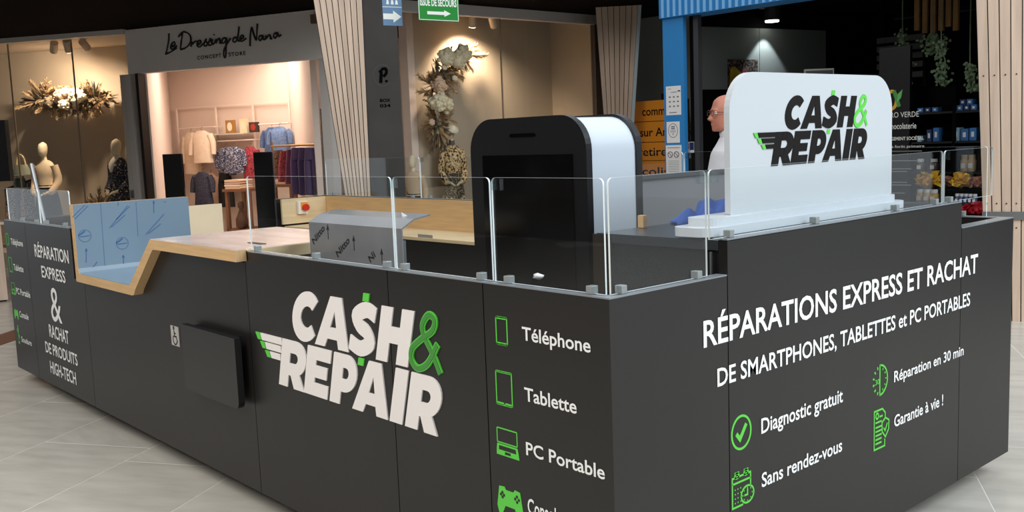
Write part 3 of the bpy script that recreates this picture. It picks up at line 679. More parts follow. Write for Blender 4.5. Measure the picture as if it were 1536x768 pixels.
mb = MB(); ribbon(mb, [((-.868+1.909+p[0]*.96+SH*p[1]), (.791-.587+p[1])) for p in AMP], .015, (np.array([-1.909, -.0063, .587]), XU, ZU, -YU), .0006, ramp=.0008); obj('ampersand_inlay', mb, M_GREEND, panA[3])

# ================================================================== white sign on the raised deck
SX = -.105
sa = PX(1159, 249, SX); sb = PX(1296, 238, SX); st = PX(1130, 202.3, SX)
b0 = PX(1096, 335, SX); b1 = PX(1337, 296, SX); bt = PX(1210, 112, SX)
print('sign', b0, b1, bt, 'logo', st, sb)
SG = thing('counter_sign', (SX, (b0[1]+b1[1])/2, 1.194), 'white rounded sign board with black oblique shop lettering, on a stepped white foot', 'sign')
ZT = bt[2]+.004
zbase = 1.195
lo0, lo1 = PX(1064, 340, -.05), PX(1365, 300, -.05)
y0, y1 = lo0[1], lo1[1]
obj('foot', MB().prism(rrect(-.20, y0, -.055, y1, .05, 6), (0, 0, zbase), XU, YU, ZU, .026), mat('white_foot', (205, 211, 217), .3), SG)
obj('foot_step', MB().prism(rrect(-.185, y0+.05, -.07, y1-.045, .04, 6), (0, 0, zbase+.026), XU, YU, ZU, .024), MATS['white_foot'], SG)
bd = obj('board', MB().prism(rrect(b0[1], zbase+.05, b1[1], ZT, .12, 10, (0, 0, 1, 1)), (SX-.02, 0, 0), YU, ZU, XU, .02, smooth=False), M_SIGNW, SG, bevel=.004)
kx = (sb[1]-st[1])/1.175
print('logo scale', kx, 'z', sa[2])
logo(bd, ((SX+.0003, st[1], (sa[2]+sb[2])/2), YU, ZU, XU), kx, M_BLACKP, M_GREEN, .0015)

# ================================================================== acrylic screens
def screen(label, a, b, z0, z1, axis, clips=(), tops=(), grp='acrylic screens on the kiosk'):
    """a..b along the axis at fixed other coordinate"""
    ax, fix = axis; th = .006
    t = thing('acrylic_screen', ((a+b)/2, fix, z0) if ax == 'x' else (fix, (a+b)/2, z0), label, 'screen', grp)
    u = XU if ax == 'x' else YU; w_ = YU if ax == 'x' else XU
    o = (np.array([0, fix, 0]) if ax == 'x' else np.array([fix, 0, 0]))
    mb = MB(); mb.prism(rrect(a, z0, b, z1, .015, 4, (0, 0, 1, 1)), o, u, ZU, w_, th, 0, 1); obj('panel', mb, [M_CLEAR, M_EDGE], t)
    for c in clips:
        p = o+u*c+ZU*z0; obj('clip', MB().obox(p-u*.011-w_*.009-ZU*.002, u*.022, w_*.024, ZU*.022), M_CLIP, t, bevel=.002)
    for c in tops:
        p = o+u*c+ZU*(z1-.035); obj('corner_clip', MB().obox(p-u*.018-w_*.004, u*.036, w_*(th+.008), ZU*.032), M_CLEAR2, t)
    return t
M_CLEAR2 = glass('acrylic_block', tint=(.86, .9, .9), refl=.12, rough=.08)
TZ, GZ = 1.39, T+.006
screen('long clear acrylic screen above the white raised logo', -1.95, -.955, GZ, TZ, ('x', .02), (-1.9, -1.45, -1.0))
screen('clear acrylic screen between the logo panel and the word column', -.945, -.468, GZ, TZ, ('x', .02), (-.9, -.52), (-.945,))
screen('clear acrylic screen over the Téléphone column at the kiosk corner', -.458, -.03, GZ, TZ, ('x', .02), (-.40, -.08), (-.435,))
screen('narrow clear acrylic screen round the kiosk corner beside the raised deck', .03, .425, GZ, TZ, ('y', -.026), (.07, .38), (.41,))
screen('wide clear acrylic screen in front of the white sign board', .438, 1.86, 1.196, TZ, ('y', -.026), (.53, .98, 1.5, 1.8), (.46,))
screen('clear acrylic screen past the white sign at the deck end', 1.875, 2.3, GZ+.1, TZ, ('y', -.026), (1.92,), (1.89,))
screen('clear acrylic screen at the far left of the kiosk front', -5.40, -4.72, GZ, TZ-.09, ('x', .02), (-5.1, -4.8))
screen('clear acrylic screen beside the blue-filmed low desk', -4.71, -4.14, GZ, TZ-.09, ('x', .02), (-4.6, -4.25))
for i, (a, b, lb_) in enumerate(((-5.4, -4.1, 'far corner beyond the red emergency button'), (-4.09, -2.9, 'back counter beyond the filmed metal panel'), (-2.89, -1.7, 'back counter behind the giant phone'), (-1.69, -.1, 'back counter behind the grey monitor'))):
    screen('clear acrylic screen along the '+lb_, a, b, GZ, TZ, ('x', W_-.026), (a+.1, b-.1), (a+.02,), 'acrylic screens along the back counter')
# light metal stay behind the far-left screen
s0, s1 = PY(47, 246, .06), PY(66.5, 326, .06)
obj('metal_stay', MB().tube([s0, s1*np.array([1, 1, 0])+ZU*T], .012, 8), M_ALU, label='slanting grey metal stay beside the far-left acrylic screen', cat='stay')

# ================================================================== giant phone totem inside the kiosk
TY = .8
f0, f1 = PY(706, 232, TY), PY(879.5, 232, TY); tz = PY(790, 175.5, TY)[2]
x0, x1 = f0[0], f1[0]; print('totem', x0, x1, tz)
TD = PX(963, 232, x1)[1]-TY
TM = thing('phone_totem', ((x0+x1)/2, TY+TD/2, .12), 'giant smartphone-shaped display with black face and white sides inside the kiosk', 'display')
R_ = .13
fp_ = obj('front_plate', MB().prism(rrect(x0, .12, x1, tz, R_, 10, (0, 0, 1, 1)), (0, TY, 0), XU, ZU, YU, .03), M_BLACK, TM, bevel=.004)
obj('white_shell', MB().prism(rrect(x0+.01, .12, x1-.008, tz-.01, R_, 12, (0, 0, 1, 1)), (0, TY+.0305, 0), XU, ZU, YU, TD-.061, 0, 0, True), mat('white_shell', (206, 214, 222), .25), TM)
obj('rear_plate', MB().prism(rrect(x0, .12, x1, tz, R_, 10, (0, 0, 1, 1)), (0, TY+TD-.03, 0), XU, ZU, YU, .03), M_BLACK, TM, bevel=.004)
a, b = PY(724, 231, TY), PY(859, 231, TY)
obj('screen', MB().box((a[0], TY-.003, .4), (b[0], TY-.0005, b[2])), M_SCREEN, fp_)
a, b = PY(765, 204, TY), PY(803, 203, TY)
obj('speaker_slot', MB().prism(rrect(a[0], a[2]-.006, b[0], a[2]+.008, .006, 4), (0, TY-.001, 0), XU, ZU, -YU, .002), M_SCREEN, fp_)

# ================================================================== things on the counters
# film-wrapped bent metal panel
NYp = .22
n0, n1, n2, n3 = PY(463, 333, NYp), PY(602, 343, NYp), PY(476, 396, NYp), PY(606, 404, NYp)
zt2 = (n0[2]+n1[2])/2; print('wrap', n0, n1, zt2)
wp = MB(); wp.prism([(NYp, .95), (NYp, zt2), (NYp+.055, zt2+.03), (NYp+.13, zt2+.042), (NYp+.13, zt2+.037), (NYp+.056, zt2+.025), (NYp+.005, zt2-.003), (NYp+.005, .95)], (n0[0], 0, 0), YU, ZU, XU, n1[0]-n0[0], 0)
WP = obj('filmed_metal_panel', wp, M_WRAP, label='bent metal panel still wrapped in grey protective film behind the acrylic', cat='metal panel')
obj('leg', MB().box((n0[0]+.02, NYp+.006, .65), (n0[0]+.05, NYp+.03, .95+.2)), M_ALU, WP); obj('leg', MB().box((n1[0]-.05, NYp+.006, .65), (n1[0]-.02, NYp+.03, .95+.2)), M_ALU, WP)
pm = MB(); M_NIT = mat('film_ink', (34, 36, 40), .5)
for (u, v, s) in ((471, 367, 'Nitto'), (507, 386, 'Nitto'), (556, 394, 'Ni')):
    q = PY(u, v, NYp); c, s_ = math.cos(.62), math.sin(.62)
    text(pm, s, q, XU*c+ZU*s_, -XU*s_+ZU*c, -YU, .115 if s == 'Nitto' else .045, .026, .02, d=.001)
for (u, v) in ((492, 348), (531, 365), (573, 385)):
    q = PY(u, v, NYp); fr = (q, XU, ZU, -YU); ribbon(pm, [(0, -.028), (0, .02)], .004, fr, .001); ribbon(pm, [(-.008, .008), (0, .026), (.008, .008)], .004, fr, .001)
obj('film_print', pm, M_NIT, WP, kind='stuff')
pa = PY(604, 322, NYp+.1)
obj('peeled_corner', MB().add([pa, pa+XU*.05-ZU*.01, pa+XU*.045-ZU*.035-YU*.03, pa-ZU*.03, pa+XU*.02-YU*.02+ZU*.012], [(0, 1, 4), (0, 4, 3), (1, 2, 4), (2, 3, 4)], 0, True), mat('peel_white', (205, 208, 212), .4), WP)
# blue cloth
cl = MB(); cc = PZ(1062, 333, 1.192); 
nx, ny = 22, 14; V = []; rnd = np.random.RandomState(3); 
for j in range(ny+1):
    for i in range(nx+1):
        s, t = i/nx-.5, j/ny-.5; q = cc+RT*np.array([1, 1, 0])*s*.26+np.array([-RT[1], RT[0], 0])*t*.2
        edge = min(1, 6*(.5-max(abs(s), abs(t))))
        h = .004+edge*(.036+.02*math.sin(9*s+5*t)+.014*math.sin(17*t-6*s)+.012*math.sin(21*s+2))*(1.15 if s > -.1 else .75)
        wob = .9+.05*math.sin(5*math.atan2(t, s)); V.append(cc+(q-cc)*wob*np.array([1, 1, 0])+ZU*max(.002, h))
cl.add(V, [(j*(nx+1)+i, j*(nx+1)+i+1, (j+1)*(nx+1)+i+1, (j+1)*(nx+1)+i) for j in range(ny) for i in range(nx)], 0, True)
V2 = [v*np.array([1, 1, 0])+ZU*1.1885 for v in V]
CL = obj('cloth', cl, mat('blue_cloth', (48, 88, 168), .85, var=.25, scale=18), label='crumpled blue cloth lying on the raised deck beside the sign', cat='cloth')
sd = CL.modifiers.new('solid', 'SOLIDIFY'); sd.thickness = .003
# grey monitor behind the deck
ga, gb = PX(962, 268, -1.2), PX(1092, 262, -1.2)
GM = thing('monitor', (-1.2, (ga[1]+gb[1])/2+.1, 0.12), 'wide grey-backed monitor standing behind the raised deck', 'monitor')
obj('monitor_back', MB().box((-1.23, ga[1], .95), (-1.2, 2.2, 1.295)), mat('monitor_grey', (112, 112, 114), .35, var=.08, scale=2), GM, bevel=.004)
obj('monitor_top', MB().box((-1.25, ga[1]-.02, 1.2951), (-1.185, 2.2, 1.312)), mat('monitor_dark', (52, 54, 56), .35), GM)
obj('monitor_stand', MB().box((-1.23, 1.75, .12), (-1.19, 1.95, .95)), M_BLACK, GM)
# small things on the deck end
ca = PZ(952, 338, 1.19)
bx = MB().box((-.49, ca[1]-.05, 1.1885), (-.465, ca[1]-.03, 1.23)); obj('wooden_block', bx, M_PLYEDGE, label='small pale wooden block on the inner end of the raised deck', cat='block', bevel=.002)
cb = PZ(910, 346, 1.19); obj('white_tape_roll', MB().tube([cb*np.array([1, 1, 0])+ZU*1.189+XU*.02, cb*np.array([1, 1, 0])+ZU*1.2+XU*.02], .02, 14), M_WHITE, label='small white roll on the deck edge in front of the totem', cat='roll') if False else None
sc = PZ(796, 423, T+.004); obj('paper_scrap', MB().ball(sc+ZU*.012+YU*.03, (.018, .012, .010), 8, 5, bump=.5), M_WHITE, label='tiny crumpled white paper scrap on the counter behind the corner acrylic', cat='paper')

# ================================================================== wood-clad pillars
M_WOOD1 = mat('larch_board', (196, 172, 152), .6, var=.12, scale=1.6, stretch=(14, 14, 1), objrand=.09)
M_WOOD2 = M_WOOD1
M_WOOD3 = M_WOOD1
M_CORE = mat('pillar_core', (42, 34, 30), .8)
M_CONC = mat('concrete', (54, 51, 48), .8, var=.14, scale=3.5, bump=.1)
FH = np.array([FW[0], FW[1], 0]); FH /= np.linalg.norm(FH); RH = np.array([-FH[1]*-1, FH[0]*-1, 0]); RH = np.array([FH[1], -FH[0], 0])
def plane_at(depth): return CAM+FW*depth
def fan_pillar(label, depth, lt, lb, rt_, rb, n, m, zt, th=.3, extra=None, turn=0):
    """boards between a left and a right edge given on a vertical plane facing the camera"""
    uc = (lt[0]+rt_[0])/2; p0 = PD(uc, 384, depth); FH = ray(uc, 384)*np.array([1, 1, 0]); FH = FH/np.linalg.norm(FH); RH = np.array([FH[1], -FH[0], 0]); f = lambda u, v: PN(u, v, p0, FH)
    (A0, A1, B0, B1) = f(*lt), f(*lb), f(*rt_), f(*rb)
    def edge(P, Q, z): k = (z-P[2])/(Q[2]-P[2]); return P+(Q-P)*k
    root = thing('timber_pillar', tuple(edge(A0, A1, 0)*np.array([1, 1, 0])), label, 'pillar')
    Lt, Lb, Rt, Rb = edge(A0, A1, zt), edge(A0, A1, 0), edge(B0, B1, zt), edge(B0, B1, 0)
    obj('core', MB().add([Lb, Rb, Rb+FH*th, Lb+FH*th, Lt, Rt, Rt+FH*th, Lt+FH*th], [(0, 3, 2, 1), (4, 5, 6, 7), (0, 1, 5, 4), (1, 2, 6, 5), (2, 3, 7, 6), (3, 0, 4, 7)]), M_CORE, root)
    for i in range(n):
        a, b = i/n, (i+1)/n; g_ = .0035; d = .02+.004*random.random()
        P = [Lb+(Rb-Lb)*a+RH*g_, Lb+(Rb-Lb)*b-RH*g_, Lt+(Rt-Lt)*b-RH*g_, Lt+(Rt-Lt)*a+RH*g_]
        Q = [q-FH*d for q in P]
        obj('board', MB().add(P+Q, [(0, 1, 2, 3), (7, 6, 5, 4), (0, 4, 5, 1), (1, 5, 6, 2), (2, 6, 7, 3), (3, 7, 4, 0)]), m, root)
    return root, f, (Lt, Lb, Rt, Rb), FH, RH
FHG, RHG = FH, RH
P1, f1p, e1p, FH, RH = fan_pillar('tall larch-clad pillar flaring upwards beside the grey concrete column', 9.3, (470, 0), (517, 290), (543, 0), (556, 290), 8, M_WOOD1, HT)
cz = f1p(543, 0); c0 = f1p(556, 290); c1 = f1p(608, 290); cw = np.linalg.norm((c1-c0)[:2])
cp = c0*np.array([1, 1, 0])
CC = obj('concrete_column', MB().obox(cp+RH*.004, RH*cw, FH*.5, ZU*HT), M_CONC, label='dark grey concrete column with a small black P mark', cat='column')
q = f1p(574, 113); fr = (q-FH*.001, RH, ZU, -FH)
M_INK0 = mat('emblem_black', (5, 5, 6), .9, spec=.05)
mk = MB(); ribbon(mk, [(-.022, -.07), (-.012, .03), (-.03, .045)], .03, fr, .002); ribbon(mk, smooth_path([(-.012, .055), (.03, .06), (.035, .02), (.005, -.012)], 5), .028, fr, .002); ribbon(mk, [(.02, -.055), (.045, -.055)], .02, fr, .002)
obj('emblem', mk, M_INK0, CC, kind='stuff')
mk = MB(); ribbon(mk, [(.085*math.cos(a), .1*math.sin(a)) for a in np.linspace(.6, 5.6, 24)], .004, fr, .001); obj('emblem_ring', mk, mat('ring_grey', (70, 66, 66), .6), CC)
for s, v in (('BOX', 153), ('034', 161)):
    q = f1p(570, v); mb = MB(); text(mb, s, q-FH*.0005, RH, ZU, -FH, .1, .03, .03, d=.002); obj('lettering', mb, M_INK0, CC)
P2, f2p, e2p, FH, RH = fan_pillar('brown larch-clad pillar with a pale edge strip beside the parcel lockers', 12.25, (893, 12), (905, 170), (957, 12), (947, 170), 7, M_WOOD2, HT)
Lt, Lb, Rt, Rb = e2p
obj('edge_strip', MB().add([Rb-FH*.03, Rb+RH*.04-FH*.03, Rt+RH*.04-FH*.03, Rt-FH*.03, Rb+FH*.3, Rb+RH*.04+FH*.3, Rt+RH*.04+FH*.3, Rt+FH*.3], [(3, 2, 1, 0), (4, 5, 6, 7), (0, 1, 5, 4), (1, 2, 6, 5), (2, 3, 7, 6), (3, 0, 4, 7)]), mat('pale_strip', (170, 186, 196), .5), P2)
P3, f3p, e3p, FH, RH = fan_pillar('pale larch-clad pillar with screw heads and a steel band beside the chocolate shop', 7.2, (1464, 0), (1474, 330), (1606, 0), (1592, 330), 8, M_WOOD3, 3.6, th=.5)
qa, qb = f3p(1472, 317), f3p(1476, 329)
Lt, Lb, Rt, Rb = e3p
k = qa[2]/3.6; la = Lb+(Lt-Lb)*k; ra = Rb+(Rt-Rb)*k
obj('steel_band', MB().obox(la-FH*.03-ZU*(qa[2]-qb[2]), (ra-la), -FH*.004, ZU*(qa[2]-qb[2])), M_STEEL, P3)
sc = MB()
for i in range(8):
    for z in (qb[2]-.06, qa[2]+.06, qa[2]+1.0, qa[2]+1.02+.55):
        kk = z/3.6; l = Lb+(Lt-Lb)*kk; r = Rb+(Rt-Rb)*kk; c = l+(r-l)*((i+.5)/8)-FH*.0235
        sc.tube([c, c-FH*.003], .006, 6)
obj('screw_head', sc, mat('screw', (70, 62, 58), .5, metal=.5), P3, kind='stuff')

FH, RH = FHG, RHG
# ================================================================== hanging direction signs
def dirsign(label, depth, box, mats, draw):
    p0 = plane_at(depth); (u0, v0), (u1, v1), (u2, v2) = box    # top-left, top-right, bottom-left
    f = lambda u, v: PN(u, v, p0, FH); A, B, C_ = f(u0, v0), f(u1, v1), f(u2, v2)
    root = thing('direction_sign', tuple(C_), label, 'sign'); u = (B-A); wd = np.linalg.norm(u); u = u/wd; hg = A[2]-C_[2]
    n = np.cross(u, ZU); n = n if n@FH < 0 else -n
    o = A-ZU*hg
    obj('plate', MB().obox(o, u*wd, -n*.025, ZU*hg), mats[0], root)
    for i, (p, m) in enumerate(draw(wd, hg)):
        mb = MB()
        if isinstance(p, tuple): text(mb, p[0], o+u*p[1]+ZU*p[2], u, ZU, n, p[3], p[4], p[5], d=.002); nm = 'lettering'
        else: mb.prism(p, o, u, ZU, n, .002); nm = 'arrow' if len(p) == 7 else 'pictogram_head' if len(p) == 8 else 'border' if p[0][0] < .03 else 'pictogram_body'
        obj(nm, mb, m, root)
    for s in (.12, .88): obj('suspension_wire', MB().tube([o+u*wd*s+ZU*hg, o+u*wd*s+ZU*(HT+.01-o[2])], .004, 6), M_ALU, root)
M_SGR, M_SBL, M_SWH = mat('exit_green', (6, 128, 40), .4), mat('sign_blue', (92, 128, 164), .4), mat('sign_white', (226, 232, 228), .4)
def arrow(w, h, x0, x1, yc, s, hd): return [(x0, yc-s), (x1-hd, yc-s), (x1-hd, yc-2.1*s), (x1, yc), (x1-hd, yc+2.1*s), (x1-hd, yc+s), (x0, yc+s)]
def border(w, h, b, t): return [[(b, b), (w-b, b), (w-b, b+t), (b, b+t)], [(b, h-b-t), (w-b, h-b-t), (w-b, h-b), (b, h-b)], [(b, b), (b+t, b), (b+t, h-b), (b, h-b)], [(w-b-t, b), (w-b, b), (w-b, h-b), (w-b-t, h-b)]]
def dr_g(w, h): return [(arrow(w, h, .22*w, .80*w, .27*h, .055*h, .16*w), M_SWH), (('ISSUE DE SECOURS', .05*w, .52*h, .9*w, .24*h, .03), M_SWH)]+[(q, M_SWH) for q in border(w, h, .012*w, .014*w)]
def dr_b(w, h): return [(arrow(w, h, .02*w, .96*w, .235*h, .075*h, .42*w), M_SWH), ([(0, .475*h), (w, .475*h), (w, .49*h), (0, .49*h)], M_SWH), *[([(x*w+(.085*w+(.03*w if k == 1 else 0))*math.cos(t), .70*h+.03*h*math.sin(t)) for t in np.linspace(0, 6.283, 9)[:-1]], M_SWH) for k, x in enumerate((.28, .52, .74))], *[([((x-.075)*w, .55*h), ((x+.075)*w, .55*h), ((x+.045)*w, .66*h), ((x-.045)*w, .66*h)], M_SWH) for x in (.28, .52, .74)]]
dirsign('green emergency exit sign with white arrow hanging from the ceiling', 8.0, ((626, -13), (687, -10), (628.5, 30)), (M_SGR,), dr_g)
dirsign('blue direction sign with a white arrow hanging from the ceiling', 8.2, ((572, -20), (601, -19), (575.5, 38)), (M_SBL,), dr_b)

# ================================================================== fascia lettering
nsn = -NS
def spt(zx, zy): return PS(180+zx/2.2594, zy/2.2588, -.004)
SCR = {'L': [[(166, 113), (165, 140), (157, 178), (156, 182), (172, 176), (192, 162)]], 'e': [[(172, 160), (186, 152), (184, 142), (176, 148), (172, 162), (178, 167), (193, 155)]],
 'D': [[(212, 112), (208, 140), (205, 168)], [(198, 125), (215, 108), (236, 118), (240, 140), (226, 160), (206, 168)]], 'r': [[(240, 158), (246, 142), (244, 150), (256, 140), (262, 142)]],
 'e2': [[(262, 152), (274, 144), (271, 136), (263, 143), (262, 155), (270, 159), (282, 148)]], 's': [[(283, 152), (292, 132), (292, 140), (297, 149), (291, 156), (285, 154)]], 's2': [[(298, 150), (307, 130), (307, 138), (312, 147), (306, 154), (300, 152)]],
 'i': [[(314, 132), (312, 148), (318, 148), (324, 136)], [(318, 119), (319, 116)]], 'n': [[(326, 132), (326, 148)], [(326, 143), (336, 130), (339, 136), (338, 146), (344, 146)]],
 'g': [[(362, 130), (350, 130), (345, 142), (352, 146), (362, 132), (360, 150), (358, 192), (352, 190), (354, 165), (375, 130)]], 'd': [[(396, 128), (386, 128), (383, 140), (391, 142), (399, 126), (404, 90), (400, 125), (400, 138), (406, 138)]],
 'e3': [[(406, 134), (418, 127), (416, 119), (408, 125), (407, 136), (413, 140), (428, 130)]], 'N': [[(441, 157), (442, 120), (446, 92), (452, 112), (462, 136), (464, 110), (466, 80)]],
 'a': [[(486, 122), (474, 122), (470, 133), (477, 136), (486, 122), (486, 134), (492, 132)]], 'n2': [[(494, 120), (495, 134)], [(496, 130), (506, 118), (510, 124), (510, 132), (516, 130)]], 'a2': [[(536, 112), (524, 114), (520, 124), (527, 128), (536, 114), (537, 124), (546, 118)]]}
M_INK = mat('fascia_black', (20, 16, 15), .5)
for k, strokes in SCR.items():
    mb = MB()
    for st in strokes:
        pts = smooth_path([spt(*p) for p in st], 5); n_ = len(pts)
        mb.tube(pts, [.0085+.0045*abs(math.sin(2.3*i/n_*3+1)) for i in range(n_)], 6)
    obj('script_letter', mb, M_INK, FAS)
for s, a, b, t in (('CONCEPT', (262, 202.5), (344, 194), (262, 189)), ('STORE', (369, 191.5), (426, 186), (369, 178))):
    A, B, C_ = spt(*a), spt(*b), spt(*t); u = B-A; wd = np.linalg.norm(u); mb = MB(); text(mb, s, A, u/wd, ZU, nsn, wd, C_[2]-A[2]-.003, .02, d=.002, spacing=1.3); obj('lettering', mb, M_INK, FAS)
q = PS(465, 22, -.05); obj('camera_box', MB().obox(q-ZU*.1, ES*.06, NS*.05, ZU*.1), mat('box_brown', (110, 86, 78), .5), FAS)

# ================================================================== mannequins, garments
M_MANN = mat('mannequin_cream', (240, 224, 190), .45)
def limb(mb, pts, r, n=10): mb.tube(smooth_path(pts, 4), list(np.interp(np.linspace(0, 1, 4*(len(pts)-1)+1), np.linspace(0, 1, len(r)), r)), n)
def mannequin(label, base, ztop, rz, dress, name='mannequin', group='display mannequins', arms='front', headless=False, top=None, long=True, skirtmat=None, cloth='dress'):
    H = (ztop-base[2])/1.78; root = local(name, label, 'mannequin', group, tuple(base), rz); S = lambda p: np.array(p)*H
    b = MB()
    b.loft([(S((0, 0, .82)), .16*H, .11*H), (S((0, 0, .92)), .165*H, .115*H), (S((0, 0, 1.06)), .115*H, .085*H), (S((0, 0, 1.22)), .145*H, .11*H), (S((0, 0, 1.36)), .165*H, .09*H), (S((0, 0, 1.43)), .13*H, .065*H), (S((0, 0, 1.47)), .05*H, .048*H), (S((0, -.005, 1.56)), .042*H, .046*H)], 16)
    if not headless:
        b.loft([(S((0, -.012, 1.53)), .03*H, .035*H), (S((0, -.025, 1.56)), .055*H, .07*H), (S((0, -.02, 1.62)), .068*H, .088*H), (S((0, -.01, 1.69)), .07*H, .09*H), (S((0, -.005, 1.745)), .055*H, .07*H), (S((0, 0, 1.78)), .012*H, .015*H)], 14)
    for s in (-1, 1):
        b.tube([S((s*.085, 0, .85)), S((s*.085, 0, .48)), S((s*.075, .01, .08)), S((s*.075, -.04, .02))], [.075*H, .055*H, .035*H, .03*H], 10)
        if arms == 'front': ap = [(s*.17, 0, 1.38), (s*.215, .02, 1.13), (s*.17, -.1, .96), (s*.10, -.17, .93)]
        else: ap = [(s*.17, 0, 1.38), (s*.22, .02, 1.12), (s*.23, -.03, .9), (s*.22, -.05, .8)]
        limb(b, [S(p) for p in ap], [.05*H, .042*H, .034*H, .024*H])
        e = S(ap[-1]); dr = S(np.array(ap[-1])-np.array(ap[-2])); dr = dr/np.linalg.norm(dr)
        b.ball(e+dr*.03*H, (.03*H, .04*H, .022*H), 8, 5)
        for k in range(4): b.tube([e+dr*.05*H+np.array([(.012*k-.018)*H, 0, 0]), e+dr*.11*H+np.array([(.012*k-.018)*H, 0, -.012*H])], [.008*H, .005*H], 5)
    obj('body', b, M_MANN, root)
    d = MB()
    d.loft([(S((0, 0, 1.02 if not long else .42)), (.17 if not long else .25)*H, (.12 if not long else .2)*H, .05), (S((0, 0, 1.03 if not long else .7)), (.165 if not long else .215)*H, (.12 if not long else .16)*H, .03), (S((0, 0, 1.06)), .13*H, .1*H), (S((0, 0, 1.22)), .162*H, .125*H), (S((0, 0, 1.36)), .182*H, .105*H), (S((0, .01, 1.44)), .13*H, .078*H), (S((0, .012, 1.475)), .07*H, .06*H)], 24, cap=False)
    for s in (-1, 1):
        ap = [(s*.165, 0, 1.385), (s*.215, .02, 1.13), (s*.172, -.1, .965), (s*.135, -.14, .945)] if arms == 'front' else [(s*.165, 0, 1.385), (s*.222, .02, 1.12), (s*.23, -.03, .9)]
        limb(d, [S(p) for p in ap], [.068*H, .064*H, .058*H, .05*H])
    obj(cloth, d, dress, root)
    if skirtmat:
        k = MB().loft([(S((0, 0, .35)), .24*H, .2*H, .06), (S((0, 0, .8)), .2*H, .15*H, .02), (S((0, 0, 1.06)), .14*H, .108*H)], 24, cap=False); obj('skirt', k, skirtmat, root)
    obj('stand_base', MB().tube([(0, .03, 0), (0, .03, .012)], .15, 20), M_STEEL, root); obj('stand_rod', MB().tube([(.0, .03, .012), (0, .03, .8*H)], .012, 8), M_STEEL, root)
    return root, H
D_FLOR = pattern('dark_floral', [(30, 30, 42), (52, 56, 78), (226, 205, 176)], 42, pos=[0, .5, .63])
D_LEOP = pattern('leopard_print', [(70, 48, 30), (222, 186, 130), (240, 222, 186)], 36, pos=[0, .45, .58])
D_MOSS = pattern('dark_mottled', [(44, 40, 34), (110, 96, 74), (190, 168, 130)], 50, pos=[0, .46, .62])
angL = math.atan2(EL[1], EL[0]); angS = math.atan2(ES[1], ES[0]); angR = math.pi/2
q = PL(182, 300, .55); zt = PL(181, 208, .55)[2]
MN2, H2 = mannequin('cream mannequin in a dark floral wrap dress and white collar beside the boutique doorway', (q[0], q[1], .22), zt, angL-.25, D_FLOR)
hs = lambda x, y, z: (x*H2, y*H2, z*H2)
cn_ = MB().loft([(hs(-.02, -.125, 1.24), .012*H2, .02*H2), (hs(-.035, -.11, 1.31), .05*H2, .04*H2), (hs(-.04, -.08, 1.38), .075*H2, .05*H2), (hs(-.015, -.035, 1.45), .08*H2, .055*H2), (hs(0, 0, 1.5), .056*H2, .06*H2)], 14); obj('white_collar', cn_, mat('ivory_cloth', (246, 238, 220), .8), MN2)
q = PL(72, 300, .6); zt = PL(66, 213, .6)[2]
mannequin('cream mannequin in a pale blouse and black skirt beside the handbags', (q[0], q[1], .22), zt, angL+.1, mat('cream_blouse', (240, 214, 180), .7), long=False, skirtmat=mat('black_cloth', (24, 23, 25), .8), cloth='blouse')
q = PX(681, 290, -7.85); zt = PX(680, 186, -7.85)[2]
MN3, H3 = mannequin('mannequin with a detached white cap of a head in a leopard print dress', (q[0], q[1], .22), zt, angR-.5, D_LEOP, headless=True, skirtmat=D_MOSS)
obj('head_cap', MB().loft([((0, 0, zt-.22-.115), .1, .1), ((0, 0, zt-.22-.09), .118, .12), ((0, 0, zt-.22-.05), .108, .11), ((0, 0, zt-.22-.015), .06, .07), ((0, 0, zt-.22), .008, .01)], 16), mat('cap_ivory', (248, 238, 214), .4), MN3)
MN3.scale = (.8, .9, 1)
obj('neck_stub', MB().loft([((0, 0, 1.44*H3), .06*H3, .055*H3), ((0, 0, 1.55*H3), .05*H3, .05*H3)], 12), mat('neck_grey', (96, 92, 84), .5), MN3)
q = PX(622, 296, -7.75); zt = PX(618, 232, -7.75)[2]
mannequin('small child mannequin in a hooded cream jacket at the window edge', (q[0], q[1], .22), zt, angR-1.2, mat('teddy_cream', (228, 200, 168), .95, var=.1, scale=60, bump=.3), arms='down', long=False, skirtmat=MATS['black_cloth'], cloth='jacket')

